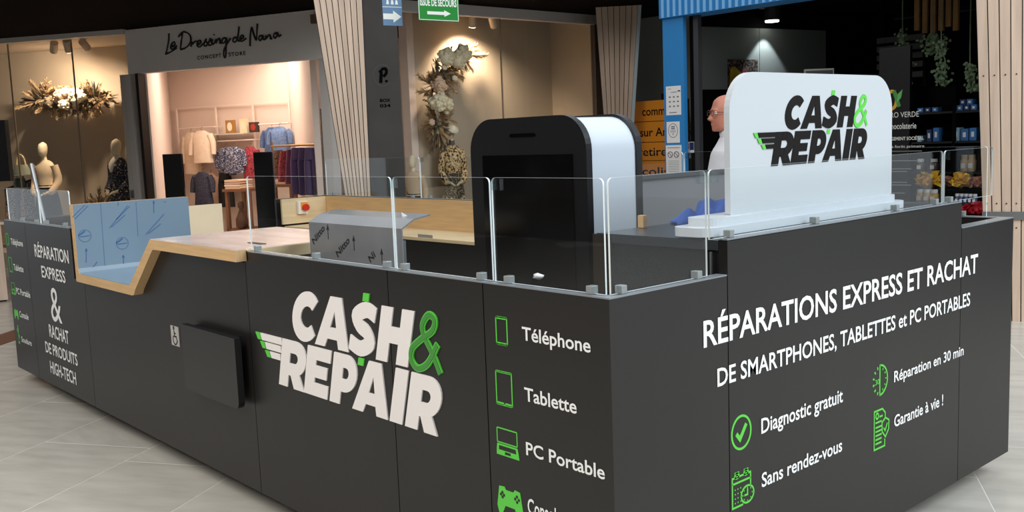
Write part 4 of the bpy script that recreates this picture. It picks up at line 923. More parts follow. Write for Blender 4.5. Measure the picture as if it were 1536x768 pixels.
def garment(kind, label, u, v, t, w, h, m, grp, tf=PS, rz=None, hanger=True, wave=.05):
    """a garment hanging from its hook at pixel (u,v) on the plane t inside the boutique"""
    q = tf(u, v, t); root = local('hanging_'+kind, label, kind, grp, tuple(q), angS if rz is None else rz)
    g_ = MB()
    if kind in ('jacket', 'blouse', 'dress', 'coat'):
        sh = w*.40; fl_ = 1.0 if kind in ('jacket',) else 1.18
        g_.loft([((0, 0, -h), sh*fl_, .075, wave), ((0, 0, -h*.75), sh*.98*(fl_+1)/2, .08, wave*.7), ((0, 0, -h*.45), sh*.92, .075, .02), ((0, 0, -h*.15), sh*1.0, .065), ((0, 0, -.045), sh*.8, .05), ((0, 0, 0), .065, .045)], 24)
        sl = h*.75 if kind != 'dress' else h*.5
        for s in (-1, 1):
            limb(g_, [(s*sh*.85, 0, -.07), (s*(w*.46), 0, -sl*.5), (s*w*.50, -.02, -sl)], [.052, .048, .038])
        nm = kind
    elif kind in ('trousers',):
        for s in (-1, 1): g_.loft([((s*w*.26, 0, -h), w*.25, .06, .05), ((s*w*.22, 0, -h*.4), w*.23, .07, .04), ((s*w*.16, 0, -.04), w*.18, .05)], 16)
        g_.loft([((0, 0, -h*.3), w*.4, .075, .02), ((0, 0, -.04), w*.34, .055)], 20); nm = 'cloth'
    else:
        g_.loft([((0, 0, -h), w*.5, .1, wave*1.6), ((0, 0, -h*.5), w*.42, .085, wave), ((0, 0, -.04), w*.3, .05, .01)], 28, nw=9); nm = 'cloth'
    obj(nm if nm != 'cloth' else 'fabric', g_, m, root)
    if hanger:
        hg = MB(); hg.tube([(-w*.33, 0, -.06), (0, 0, -.005), (w*.33, 0, -.06)], .008, 6); hg.tube([(0, 0, -.005), (0, 0, .04), (.02, 0, .06), (.03, 0, .045)], .004, 6); obj('hanger', hg, mat('hanger_wood', (150, 104, 60), .5), root)
    return root
C_CREAM = mat('cream_denim', (238, 216, 188), .8, var=.05, scale=20); C_NAVYF = pattern('navy_floral', [(46, 52, 78), (80, 86, 112), (180, 182, 196)], 55)
C_REDF = pattern('red_floral', [(140, 30, 48), (196, 70, 84), (40, 22, 26)], 50); C_DENIM = mat('denim_blue', (104, 128, 168), .85, var=.2, scale=30)
C_PURP = mat('purple_cloth', (98, 76, 122), .85, var=.12, scale=14, stretch=(8, 1, 1)); C_SKF = pattern('brown_floral', [(120, 92, 72), (176, 130, 108), (60, 40, 44)], 50); C_NAVY = pattern('navy_speckle', [(44, 46, 62), (60, 64, 84), (120, 120, 140)], 80, pos=[0, .52, .66])
C_PINKC = mat('blush_knit', (222, 180, 152), .9)
tb = BK-.18
garment('coat', 'long pale cream coat hanging behind the cream jacket', 286, 199, tb, .36, .68, C_CREAM, 'clothes on the left wall bay')
garment('jacket', 'short cream buttoned jacket hanging high on the left wall bay', 302, 196, tb-.16, .48, .52, mat('cream_jacket', (246, 226, 202), .8, var=.04, scale=20), 'clothes on the left wall bay')
garment('dress', 'small navy speckled dress hanging below the cream jacket', 303, 258, tb-.34, .42, .66, C_NAVY, 'clothes on the left wall bay')
garment('blouse', 'blush knit cardigan half hidden behind the small navy dress', 316, 260, tb-.02, .34, .5, C_PINKC, 'clothes on the left wall bay')
garment('blouse', 'navy floral gathered blouse on the middle rail', 350, 220, tb-.2, .46, .42, C_NAVYF, 'clothes on the middle rail')
garment('blouse', 'second navy floral blouse tucked behind on the middle rail', 338, 221, tb-.06, .36, .45, C_NAVYF, 'clothes on the middle rail')
garment('trousers', 'black trousers hanging under the navy blouses', 337, 255, tb-.1, .3, .6, MATS['black_cloth'], 'clothes on the middle rail')
garment('blouse', 'red floral blouse on the middle rail', 375, 220, tb-.14, .34, .5, C_REDF, 'clothes on the middle rail')
garment('jacket', 'light blue denim jacket hanging on the right wall bay', 419, 190, tb-.24, .42, .36, C_DENIM, 'denim on the right wall bay')
garment('jacket', 'darker blue denim jacket behind the light one', 408, 191, tb-.03, .4, .42, mat('denim_dark', (82, 104, 146), .85, var=.2, scale=30), 'denim on the right wall bay')
tr = 1.55
for i, (u, v, w_, h_, m, lb, kd) in enumerate(((416, 222, .22, .42, C_SKF, 'brown floral skirt on the free-standing gold rack', 'skirt'), (427, 222, .24, .46, C_REDF, 'red floral skirt on the free-standing gold rack', 'skirt'), (436, 220, .2, .5, mat('plum_cloth', (110, 52, 88), .85), 'plum skirt between the floral and purple clothes on the gold rack', 'skirt'),
        (446, 217, .26, .66, C_PURP, 'wide purple trousers beside the plum skirt on the gold rack', 'trousers'), (457, 217, .24, .66, mat('purple_deep', (80, 62, 104), .85), 'deeper purple trousers in the middle of the gold rack', 'trousers'), (467, 217, .26, .64, mat('purple_grey', (92, 76, 112), .85), 'grey purple trousers at the end of the gold rack', 'trousers'))):
    garment(kd, lb, u, v, tr-.11*i, w_, h_, m, 'clothes on the gold rack', hanger=False)
# rack
ra, rb = PS(408, 221, tr+.05), PS(474, 215, tr-.6); ra[2] = rb[2] = (ra[2]+rb[2])/2
RK = thing('clothes_rack', tuple(ra*np.array([1, 1, 0])), 'free-standing gold clothes rack with purple and red garments', 'rack')
M_GOLD = mat('brass_tube', (176, 140, 84), .35, metal=.7)
obj('top_rail', MB().tube([ra, rb], .014, 8), M_GOLD, RK)
for p in (ra, rb): obj('upright', MB().tube([p*np.array([1, 1, 0]), p+ZU*.06], .014, 8), M_GOLD, RK); obj('foot_bar', MB().tube([p*np.array([1, 1, 0])-NS*.25+ZU*.015, p*np.array([1, 1, 0])+NS*.25+ZU*.015], .014, 8), M_GOLD, RK)
# wall bays: frame tubes and shelf
WF = thing('wall_rail_frame', tuple(PS(345, 300, BK-.06)*np.array([1, 1, 0])), 'white wall-mounted rail frame with three bays behind the clothes', 'rail frame')
M_WRF = mat('rail_white', (236, 218, 204), .5)
fz = PS(262, 164, BK-.06)[2]
for u in (264, 323, 379, 434): p = PS(u, 165, BK-.06); obj('upright', MB().obox(p*np.array([1, 1, 0]), ES*.03, -NS*.03, ZU*fz), M_WRF, WF)
a, b = PS(262, 164, BK-.06), PS(436, 165, BK-.06); a[2] = b[2] = fz; obj('top_bar', MB().obox(a, b-a, -NS*.03, ZU*.02), M_WRF, WF)
for u0, u1, v in ((268, 322, 193), (326, 381, 212), (388, 433, 187)):
    a, b = PS(u0, v, tb-.05), PS(u1, v, tb-.05); b[2] = a[2]; obj('hanging_rail', MB().tube([a, b], .012, 8), M_WRF, WF)
    for p in (a, b): obj('bracket', MB().tube([p, p+NS*.2], .008, 6), M_WRF, WF)
a, b = PS(329, 203, BK-.03), PS(383, 203, BK-.03); b[2] = a[2]
obj('shelf', MB().obox(a-NS*.28, b-a, NS*.28, ZU*.02), mat('shelf_glassy', (206, 202, 190), .3), WF)
for (u, w_, h_, m, lb) in ((339, .17, .21, mat('gold_box', (170, 124, 60), .4), 'golden gift box with a white oval window on the wall shelf'), (360, .14, .22, mat('ivory_frame', (238, 214, 172), .5), 'ivory picture frame in the middle of the wall shelf'), (374, .17, .16, mat('dark_frame', (60, 46, 40), .5), 'dark framed print with a red flower on the wall shelf')):
    p = PS(u, 200, BK-.22); p[2] = a[2]+.0205
    o = obj('shelf_frame', MB().obox(p, ES*w_, NS*.05, ZU*h_), m, label=lb, cat='box'); 
    c = p+ES*w_*.5-NS*.002+ZU*h_*.5; fr = (c, ES, ZU, -NS)
    obj('picture', MB().prism([(w_*.3*math.cos(t), h_*.34*math.sin(t)) for t in np.linspace(0, 6.283, 13)[:-1]], *fr, .002), mat('print_ivory', (244, 226, 200), .6) if 'dark' not in lb else mat('print_red', (170, 50, 36), .6), o)
# tables with folded clothes
M_TBL = mat('brown_table', (126, 88, 60), .5, var=.15, scale=5)
def table(label, u0, u1, v, t, dep_=.5):
    a, b = PS(u0, v, t), PS(u1, v, t); b[2] = a[2]; root = thing('display_table', tuple(a*np.array([1, 1, 0])), label, 'table', None); w_ = np.linalg.norm(b-a)
    obj('table_top', MB().obox(a-ZU*.04, ES*w_, NS*dep_, ZU*.04), M_TBL, root)
    for s in (.04, .9):
        for d in (.03, dep_-.08): obj('leg', MB().obox((a+ES*w_*s+NS*d)*np.array([1, 1, 0]), ES*.05, NS*.05, ZU*(a[2]-.0402)), M_TBL, root)
    obj('lower_shelf', MB().obox((a+ES*w_*.03+NS*.03)*np.array([1, 1, 0])+ZU*.25, ES*w_*.92, NS*(dep_-.06), ZU*.03), M_TBL, root)
    return a, w_
def folded(a, s, n, w_, grp, lab):
    for i in range(n):
        c = a+ES*(s+random.uniform(-.01, .01))+NS*.04+ZU*(.001+i*.036)
        o = obj('folded_garment', MB().prism(rrect(0, 0, w_, .03, .012, 4), c, ES, ZU, NS, .3), mat('folded_%d' % (i % 3), ((232, 204, 176), (240, 222, 200), (210, 176, 150))[i % 3], .9), label=lab % ('bottom', 'second', 'third', 'topmost')[min(i, 3) if i < n-1 else 3], cat='clothes', group=grp)
a, w_ = table('small brown wooden table with folded knitwear in front of the navy blouses', 333, 372, 284, 2.35)
folded(a, .02, 4, .3, 'folded stack on the small table', 'cream folded garment, %s of the stack on the small wooden table')
for u, vv, r in ((366, 318, .045), (362, 334, .07)):
    pass
bp = PS(363, 330, 2.45); bp[2] = .28+.001
obj('display_bust', MB().loft([(bp, .05, .05), (bp+ZU*.03, .1, .09), (bp+ZU*.14, .11, .09), (bp+ZU*.22, .06, .06), (bp+ZU*.3, .03, .03), (bp+ZU*.33, .055, .05), (bp+ZU*.39, .05, .05), (bp+ZU*.42, .02, .02)], 12), mat('bust_dark', (84, 60, 44), .5), label='small dark bust on the low shelf of the wooden table', cat='bust')
a, w_ = table('second brown table with folded clothes beside the black gate', 405, 440, 277, 1.95)
folded(a, .03, 3, .28, 'folded stack beside the gate', 'blush folded garment, %s of the stack beside the black gate')
# shop gates: glossy black slabs
for u0, u1, v, d, lb in ((243, 272, 231, 10.9, 'glossy black security gate slab at the left of the boutique doorway'), (379, 408, 228, 9.9, 'glossy black security gate slab in front of the gold clothes rack')):
    A, B = PD(u0, v, d), PD(u1, v, d); A[2] = B[2] = (A[2]+B[2])/2; u = (B-A)*np.array([1, 1, 0]); n = np.array([-u[1], u[0], 0]); n /= np.linalg.norm(n)
    g_ = thing('security_gate', tuple(A*np.array([1, 1, 0])), lb, 'gate')
    obj('slab', MB().obox(A*np.array([1, 1, 0])+ZU*.04, u, n*.05, ZU*(A[2]-.04)), mat('gate_black', (12, 12, 13), .12), g_, bevel=.006); obj('base', MB().obox(A*np.array([1, 1, 0])-u*.06-n*.04, u*1.12, n*.13, ZU*.0395), mat('gate_base', (40, 40, 42), .4), g_)
# mirror strip at the right doorway
A, B = PS(480, 163, .5), PS(491, 163, .5)
ms = obj('wall_mirror', MB().obox(A*np.array([1, 1, 0])+ZU*.2, ES*np.linalg.norm((B-A)[:2]), NS*.03, ZU*(A[2]-.2)), mat('mirror_pale', (214, 206, 200), .1, metal=.8), label='narrow pale mirror strip at the right of the boutique doorway', cat='mirror')

# ================================================================== dried flower garlands
M_PAMP = mat('pampas', (188, 160, 122), .9, var=.15, scale=30); M_PAMD = mat('dried_leaf', (128, 112, 90), .85, var=.2, scale=12); M_EUC = mat('eucalyptus', (104, 104, 88), .8, var=.2, scale=10)
M_HYD = mat('hydrangea', (244, 232, 200), .8, var=.06, scale=30, bump=.4); M_PNK = mat('dried_rose', (232, 196, 168), .8, var=.08, scale=20); M_BRN = mat('seed_head', (96, 68, 44), .9)
def m_plume():
    mb = MB(); mb.tube([(0, 0, 0), (.01, 0, .16), (.03, 0, .3)], [.006, .008, .003], 5); rr = random.Random(5)
    for i in range(46):
        k = rr.uniform(.05, 1); z = .04+.25*k; c = np.array([.03*k*k, 0, z]); a = rr.uniform(0, 6.283); o = np.array([math.cos(a), math.sin(a), 0]); L = .11*(1.15-k*.6); t = np.array([-o[1], o[0], 0])*.0045
        p1 = c+o*L*.35+ZU*L*.55; p2 = c+o*L*.62+ZU*L*.8
        mb.add([c-t, c+t, p1+t*1.2, p1-t*1.2, p2], [(0, 1, 2, 3), (3, 2, 4)], 0, True)
    return mb
def m_fan():
    mb = MB(); V = [(0, 0, 0)]; n = 13
    for i in range(n):
        a = math.radians(-62+124*i/(n-1)); r = .24*(1-.15*abs(i-6)/6)*(1 if i % 2 == 0 else .82); V.append((r*math.sin(a), .012*(1 if i % 2 else -1), r*math.cos(a)))
    V2 = [(x, y+.004, z) for x, y, z in V]; k = len(V)
    mb.add(V+V2, [(0, i+1, i) for i in range(1, n)]+[(k, k+i, k+i+1) for i in range(1, n)]+[(1+i, 2+i, k+2+i, k+1+i) for i in range(n-1)]); return mb
def m_spear():
    mb = MB(); mb.loft([((0, 0, 0), .004, .002), ((0, 0, .07), .018, .005), ((0, .01, .16), .02, .005), ((0, .025, .28), .002, .001)], 6); return mb
def m_bloom():
    mb = MB(); mb.ball((0, 0, .05), (.07, .06, .06), 9, 6, bump=.12)
    for i in range(26):
        a, b = random.uniform(0, 6.28), random.uniform(-1, 1); s = math.sqrt(1-b*b); c = np.array([.068*s*math.cos(a), .058*s*math.sin(a), .05+.058*b]); mb.ball(c, .018, 5, 3)
    return mb
def m_rose():
    mb = MB(); mb.ball((0, 0, .03), (.032, .032, .03), 8, 5, bump=.2)
    for i in range(6): a = i*1.047; mb.ball((.03*math.cos(a), .03*math.sin(a), .028), (.02, .02, .026), 6, 4)
    return mb
def m_stem():
    mb = MB(); mb.tube([(0, 0, 0), (.01, 0, .12), (0, 0, .24)], .003, 5)
    for i in range(8): mb.ball(((.018 if i % 2 else -.012), .0, .06+.024*i), (.013, .006, .014), 6, 4)
    return mb
PROTO = {}
def piece(kind, par, pos, dirv, roll, sc, m, org):
    key = (kind, m.name)
    if key not in PROTO or True:
        dz = Vector(dirv).normalized(); rot = dz.to_track_quat('Z', 'Y').to_matrix().to_4x4() @ Matrix.Rotation(roll, 4, 'Z')
        mw = Matrix.Translation(Vector(pos)-Vector(org)) @ rot @ Matrix.Diagonal((sc, sc, sc, 1))
        if key in PROTO: o = PROTO[key].copy(); COL.objects.link(o)
        else:
            mb = {'plume': m_plume, 'leaf': m_fan, 'spear': m_spear, 'bloom': m_bloom, 'rose': m_rose, 'stem': m_stem}[kind]()
            nm = {'plume': 'pampas_plume', 'leaf': 'palm_leaf', 'spear': 'dried_leaf', 'bloom': 'hydrangea_bloom', 'rose': 'dried_rose', 'stem': 'seed_stem'}[kind]
            me = bpy.data.meshes.new(nm); me.from_pydata(mb.v, [], mb.f); me.polygons.foreach_set('use_smooth', mb.sm); me.materials.append(m); o = bpy.data.objects.new(nm, me); COL.objects.link(o); PROTO[key] = o
        o.parent = par; o.matrix_local = mw
    return o
def garland(label, spine, tf, t, fr_u, fr_n, density, size, blooms):
    """dried flowers along a spine of pixels, on the plane t"""
    pts = smooth_path([tf(u, v, t) for u, v in spine], 8); root = thing('dried_flower_garland', tuple(pts[len(pts)//2]), label, 'garland'); org = np.array(root.location)
    obj('spine_wire', MB().tube(pts, .012, 6), M_BRN, root); n = len(pts)
    rr = random.Random(len(spine)*11+3)
    for i in range(density):
        k = rr.randrange(n-1); p = pts[k]; tg = pts[k+1]-p; tg = tg/np.linalg.norm(tg); sgn = rr.choice((-1, 1))
        side = np.cross(tg, fr_n); d = side*sgn*rr.uniform(.3, 1)+tg*rr.uniform(-.6, .9)-fr_n*rr.uniform(.0, .5)
        kd = rr.choices(('plume', 'leaf', 'spear', 'stem'), (.42, .2, .22, .16))[0]; m = {'plume': M_PAMP, 'leaf': rr.choice((M_PAMP, M_PAMD)), 'spear': rr.choice((M_EUC, M_PAMD)), 'stem': rr.choice((M_BRN, M_EUC))}[kd]
        piece(kd, root, p-fr_n*rr.uniform(.0, .06), d, rr.uniform(-.5, .5), size*rr.uniform(.7, 1.15), m, org)
    for (u, v, s, m, kd) in blooms: piece(kd, root, tf(u, v, t-.14), -fr_n+.2*ZU, rr.uniform(0, 6), s, m, org)
    for e, s in ((0, -1), (n-1, 1)):
        tg = (pts[e]-pts[e-1 if e else 1]); tg = tg/np.linalg.norm(tg)
        for i in range(9): piece(rr.choice(('plume', 'spear', 'leaf')), root, pts[e], tg+np.array([rr.uniform(-.5, .5) for _ in range(3)]), rr.uniform(0, 6), size*rr.uniform(.8, 1.3), rr.choice((M_PAMP, M_PAMD)), org)
    return root
garland('wide horizontal garland of dried pampas and cream blooms above the window mannequins', [(56, 152), (75, 146), (103, 152), (130, 150), (147, 146)], PL, .95, EL, NL, 190, .85,
        [(96, 144, 1.3, M_PNK, 'bloom'), (103, 140, 1.1, M_PNK, 'bloom'), (101, 158, 1.2, M_HYD, 'bloom'), (120, 146, 1.7, M_HYD, 'bloom'), (126, 147, 1.0, M_HYD, 'bloom'), (78, 155, 1.2, M_PAMD, 'bloom'), (110, 152, .9, M_EUC, 'rose'), (116, 160, 1.1, M_PNK, 'rose'), (88, 150, 1.2, M_PNK, 'rose')])
def PRX(u, v, t): return PX(u, v, -7.37-t)
tG = (-7.37-RBX)-.24
garland('curved garland of dried palm and cream hydrangeas on the beige window backdrop', [(690, 82), (676, 92), (660, 108), (650, 130), (648, 152), (652, 175), (657, 192)], PRX, tG, YU, np.array([-1., 0, 0]), 110, .85,
        [(663, 88, 1.5, M_HYD, 'bloom'), (680, 92, 1.6, M_HYD, 'bloom'), (688, 84, 1.6, M_HYD, 'bloom'), (655, 131, 1.3, M_PNK, 'bloom'), (652, 155, 1.7, M_HYD, 'bloom'), (666, 158, 1.2, M_HYD, 'bloom'), (668, 168, .8, M_HYD, 'rose'), (680, 118, .8, M_HYD, 'rose'), (665, 101, .9, M_HYD, 'rose'), (646, 184, .9, M_PNK, 'rose'), (657, 120, 1, M_PNK, 'rose')])
# pampas standing on the podium by the dark dress
q = PL(146, 300, .75); root = thing('dried_bouquet', (q[0], q[1], .22), 'low bunch of dried pampas standing beside the floral dress mannequin', 'bouquet')
vz = PL(146, 306, .75)[2]
obj('vase', MB().loft([((q[0], q[1], .22), .1, .1), ((q[0], q[1], .5), .13, .13), ((q[0], q[1], vz-.15), .06, .06), ((q[0], q[1], vz-.08), .08, .08)], 16), mat('vase_clay', (190, 164, 136), .7), root)
for i in range(26): piece(random.choice(('plume', 'leaf', 'spear')), root, (q[0], q[1], vz-.1), (random.uniform(-.9, .9), random.uniform(-.9, .9), random.uniform(.3, 1)), random.uniform(0, 6), random.uniform(.7, 1.1), random.choice((M_PAMP, M_PAMD)), np.array(root.location))
# handbag shelf and striped clothes at the far left of the window
tR = .7
a, b = PL(8, 284, tR), PL(46, 268, tR); RL = thing('window_rail', tuple(a*np.array([1, 1, 0])), 'low dark rail of patterned clothes under the handbags', 'rail')
b[2] = a[2]+.12
obj('rail_bar', MB().tube([a, b], .016, 8), M_BLACK, RL)
for p in (a, b): obj('post', MB().tube([p*np.array([1, 1, 0])+ZU*.2201, p], .014, 8), M_BLACK, RL)
PATS = (pattern('stripe_red', [(60, 44, 44), (196, 176, 160), (150, 70, 62)], 60), pattern('check_black', [(30, 30, 32), (120, 112, 108), (200, 192, 184)], 70), mat('blue_grey_cloth', (58, 70, 84), .85), pattern('rust_print', [(120, 60, 46), (190, 120, 96), (220, 196, 170)], 50), pattern('dot_black', [(26, 26, 28), (40, 40, 44), (210, 204, 196)], 90))
for i, nm in enumerate(('red and ivory patterned trousers', 'black checked trousers', 'blue grey plain trousers', 'rust printed trousers', 'black dotted trousers')):
    f = (i+.5)/5; p = a+(b-a)*f; r = local('hanging_trousers', nm+' on the low rail under the handbags', 'trousers', 'clothes on the low window rail', tuple(p), angL)
    obj('fabric', MB().loft([((0, 0, -(p[2]-.25)), .058, .1, .1), ((0, 0, -.4), .05, .085, .08), ((0, 0, -.02), .03, .04)], 18, nw=6), PATS[i], r)
def bag(u, v, w_, h_, m, lb):
    q = PL(u, v, tR); r = local('handbag', lb, 'handbag', 'handbags above the window rail', tuple(q), angL)
    obj('bag_body', MB().loft([((0, 0, 0), w_*.5, .07), ((0, 0, h_*.4), w_*.52, .07), ((0, 0, h_), w_*.4, .035)], 16), m, r); obj('bag_handle', MB().tube(smooth_path([(-w_*.28, 0, h_*.95), (-w_*.2, 0, h_*1.7), (0, 0, h_*2), (w_*.2, 0, h_*1.7), (w_*.28, 0, h_*.95)], 4), .015, 6), mat('bag_handle_tan', (200, 176, 130), .5), r)
    return q
sq = [bag(33, 262, .27, .14, mat('bag_sage', (150, 152, 132), .5, var=.1, scale=8), 'sage green handbag with a tall tan handle'), bag(31, 281, .2, .13, mat('bag_dark_green', (74, 88, 76), .5), 'small dark green handbag on the lower glass shelf'), bag(15, 265, .12, .08, mat('bag_olive', (104, 108, 92), .5), 'little olive pouch beside the sage handbag')]
for k, q in enumerate(sq[:2]): obj('glass_shelf', MB().obox(q-EL*.35-NL*.1-ZU*.012, EL*.62, NL*.2, ZU*.011), mat('shelf_clear', (196, 206, 200), .2), label=('upper', 'lower')[k]+' glass shelf holding handbags in the window', cat='shelf')
for k, q in enumerate(sq[:2]): pass
# low plank-clad planter wall and black hanging box at the far left
pa_ = PD(-70, 455, 9.6); pb_ = PZ(14, 452, 0); zt_ = PD(8, 338, 9.6)[2]
u = (pb_-PZ(-80, 462, 0)); L0 = np.linalg.norm(u); u /= L0; n = np.array([-u[1], u[0], 0]); n = n if n@FH > 0 else -n
BN = thing('plank_bench', tuple(pb_), 'low plank-clad bench wall beyond the far end of the kiosk', 'bench')
obj('core', MB().obox(pb_-u*1.6+n*.02, u*1.58, n*.5, ZU*(zt_-.03)), M_CORE, BN)
for i in range(14): obj('board', MB().obox(pb_-u*(1.6-i*.114)+ZU*.02, u*.109, n*.02, ZU*(zt_-.05)), M_WOOD1, BN)
obj('bench_top', MB().obox(pb_-u*1.62-n*.02+ZU*(zt_-.0295), u*1.64, n*.56, ZU*.03), M_WOOD1, BN)
A = PD(-40, 178, 6.5); B = PD(6.5, 180, 6.5); C_ = PD(9, 272, 6.5)
bxk = thing('hanging_screen', (A[0], A[1], C_[2]), 'black slab screen hanging beyond the far end of the kiosk', 'screen')
uu = (B-A)*np.array([1, 1, 0]); obj('slab', MB().obox(np.array([A[0], A[1], C_[2]]), uu, FH*.05, ZU*(B[2]-C_[2])), MATS['gate_black'], bxk); obj('hanger_pole', MB().tube([A+uu*.5+FH*.025+ZU*0, np.array([A[0], A[1], 0])+uu*.5+FH*.025+ZU*(HT+.01)], .012, 6), M_BLACK, bxk)

# ================================================================== track spotlights
M_LAMP = mat('spot_body', (196, 180, 160), .5); M_LED = emit('spot_led', (255, 236, 205), 14)
def track_spot(label, pos, target, group, power, lit=True, ang=70, col=WARM):
    pos = np.array(pos, float); d = np.array(target)-pos; d /= np.linalg.norm(d)
    r = thing('track_spotlight', tuple(pos), label, 'spotlight', group)
    obj('adapter', MB().box(pos+np.array([-.03, -.03, .06]), pos+np.array([.03, .03, max(.07, HT-.035-pos[2])])), M_LAMP, r)
    obj('housing', MB().tube([pos-d*.06, pos+d*.1], .05, 14), M_LAMP, r)
    obj('lens', MB().tube([pos+d*.1, pos+d*.104], .045, 14), M_LED if lit else mat('lens_off', (150, 140, 130), .3), r)
    if power: s = spot('spot_lamp', pos+d*.13, target, power, col, ang, .8, .04); 
    return r
for (u, v, lit, lb, tg) in ((81, 69, True, 'lit track spotlight over the pale mannequin', (70, 190)), (101, 67, True, 'lit track spotlight beside the lit one in the left window', (140, 220)), (126, 66, False, 'unlit track spotlight turned aside in the left window', (170, 120))):
    p = PL(u, v, .3); track_spot(lb, p, PL(*tg, LB-.1), 'track spotlights in the left window', 75 if lit else 0, lit, 125)
for (u, v, lit, lb, tg) in ((709, 28, True, 'lit track spotlight near the hanging green exit sign', (700, 150)), (739, 30, False, 'unlit track spotlight in the right window', (760, 120))):
    p = PX(u, v, -7.75); track_spot(lb, p, PX(*tg, RBX), 'track spotlights in the right window', 140 if lit else 0, lit, 125)
def lampat(name, p, power, size, col=WARM, tgt=None): area(name, tuple(p), tuple(tgt if tgt is not None else (p[0], p[1], 0)), size, power, col)
# the boutique's own ceiling lighting, hidden behind its fascia; the photo shows its scallops on the back wall
lampat('boutique_ceiling_offscreen', F1+ES*.2+NS*2.0+ZU*2.98, 74, 1.8, (1, .83, .70))

# ================================================================== right-hand shop behind the kiosk
YF = 6.2
M_BLUE = mat('blue_cladding', (40, 126, 190), .5); M_BLUEL = mat('blue_rib', (120, 176, 222), .5)
M_BLKW = mat('shop_black', (5, 5, 6), .8, spec=.1); M_GRYW = mat('grey_green_wall', (120, 128, 126), .7); M_FRM = mat('dark_frame_metal', (58, 58, 60), .45)
obj('wall_shop_back', MB().box((-8.5, 12.5, 0), (5, 12.6, HT)), M_BLKW, kind='structure')
obj('wall_shop_right', MB().box((-.4, 6.6, 0), (-.3, 12.5, HT)), M_BLKW, kind='structure')
g0, g1 = PD(1050, 38, 12), PD(1237, 48, 13.1)
gz = PD(1090, 134, 12.3)[2]; gt = (g0[2]+g1[2])/2
d = (g1-g0)*np.array([1, 1, 0]); Lg = np.linalg.norm(d); d /= Lg; gn = np.array([-d[1], d[0], 0]); gn = gn if gn@FH > 0 else -gn
GW = obj('wall_shop_left', MB().obox(g0*np.array([1, 1, 0]), d*(Lg+1.4), gn*.1, ZU*HT), M_BLKW, kind='structure')
sm = float((PN(1137.5, 80, g0, gn)-g0)[:2]@d[:2])
for a, b in ((0, sm-.004), (sm+.004, Lg)): obj('wall_panel', MB().obox(g0*np.array([1, 1, 0])+d*a-gn*.02+ZU*gz, d*(b-a), gn*.02, ZU*(gt-gz)), M_GRYW, GW)
pn = lambda u, v, o=0: PN(u, v, g0-gn*(.02+o), gn)
# macaw-coloured picture
a, b, c = pn(1093, 89, .03), pn(1136.5, 89, .03), pn(1093, 140, .03)
PT_ = obj('wall_picture', MB().obox(np.array([a[0], a[1], c[2]]), d*np.linalg.norm((b-a)[:2]), gn*.025, ZU*(a[2]-c[2])), pattern('picture_dark', [(24, 20, 20), (60, 50, 46), (110, 96, 84)], 30), label='unframed dark picture with a yellow and a red bird shape on the grey wall', cat='picture')
wd, hg = np.linalg.norm((b-a)[:2]), a[2]-c[2]; fr = (np.array([a[0], a[1], c[2]]), d, ZU, -gn)
obj('yellow_shape', MB().prism([(.02*wd, .1*hg), (.05*wd, .72*hg), (.2*wd, .8*hg), (.42*wd, .6*hg), (.36*wd, .2*hg), (.2*wd, .02*hg)], *fr, .002), mat('pic_yellow', (170, 140, 30), .6, var=.3, scale=12), PT_); obj('red_shape', MB().prism([(.4*wd, .1*hg), (.46*wd, .62*hg), (.54*wd, .74*hg), (.7*wd, .5*hg), (.72*wd, .05*hg)], *fr, .002), mat('pic_red', (160, 40, 50), .6, var=.3, scale=12), PT_)
# lamp over the seam
lp = pn(1158, 33, .15); SL = thing('ceiling_spot', tuple(lp), 'round ceiling spotlight shining on the grey shop wall', 'spotlight')
obj('housing', MB().tube([lp+ZU*.02, np.array([lp[0], lp[1], HT+.01])], .1, 18), M_FRM, SL); obj('lens', MB().tube([lp, lp+ZU*.019], .085, 18), emit('led_white', (255, 250, 240), 6), SL)
spot('shop_spot_lamp', lp-ZU*.004, lp-ZU, 60, (.9, .97, 1), 78, .3, .03); l2 = pn(1143, 17, .6)
L3 = thing('ceiling_spot', tuple(l2), 'small unlit dark ceiling spotlight in front of the grey shop wall', 'spotlight'); obj('housing', MB().tube([l2+ZU*.03, np.array([l2[0], l2[1], HT+.01])], .04, 12), M_FRM, L3)
# facade: blue post, ribbed fascia, dark frame
x0, x1 = PY(995.5, 130, YF)[0], PY(1026, 130, YF)[0]; zb_ = PY(996, 28, YF)[2]
BP = obj('blue_post', MB().box((x0, YF, 0), (x1, YF+.05, zb_)), M_BLUE, label='bright blue shopfront post with three notices on it', cat='post')
BF = obj('wall_blue_fascia', MB().box((x0-.01, YF-.04, zb_), (-1.3, YF+.25, HT+.01)), M_BLUE, kind='structure')
i = 0; x = x0+.03
while x < -2.2:
    obj('rib', MB().box((x, YF-.055, zb_+.002), (x+.025, YF-.0401, HT+.01)), M_BLUEL, BF); x += .075
DF = thing('door_1', (x1, YF+.1, 0), kind='structure')
for u0, u1 in ((1043, 1050),):
    a, b = PY(u0, 140, YF+.1)[0], PY(u1, 140, YF+.1)[0]; obj('frame_post', MB().box((a, YF+.08, 0), (b, YF+.14, zb_)), M_FRM, DF)
obj('frame_fill', MB().box((x1+.002, YF+.1, 0), (PY(1043, 140, YF+.1)[0]-.002, YF+.13, zb_)), M_BLKW, DF)
M_PAPER = mat('paper', (226, 224, 222), .7); M_GREYINK = mat('ink_grey', (120, 118, 122), .7); M_REDINK = mat('ink_red', (176, 60, 60), .7); M_NAVYINK = mat('ink_navy', (34, 44, 96), .6)
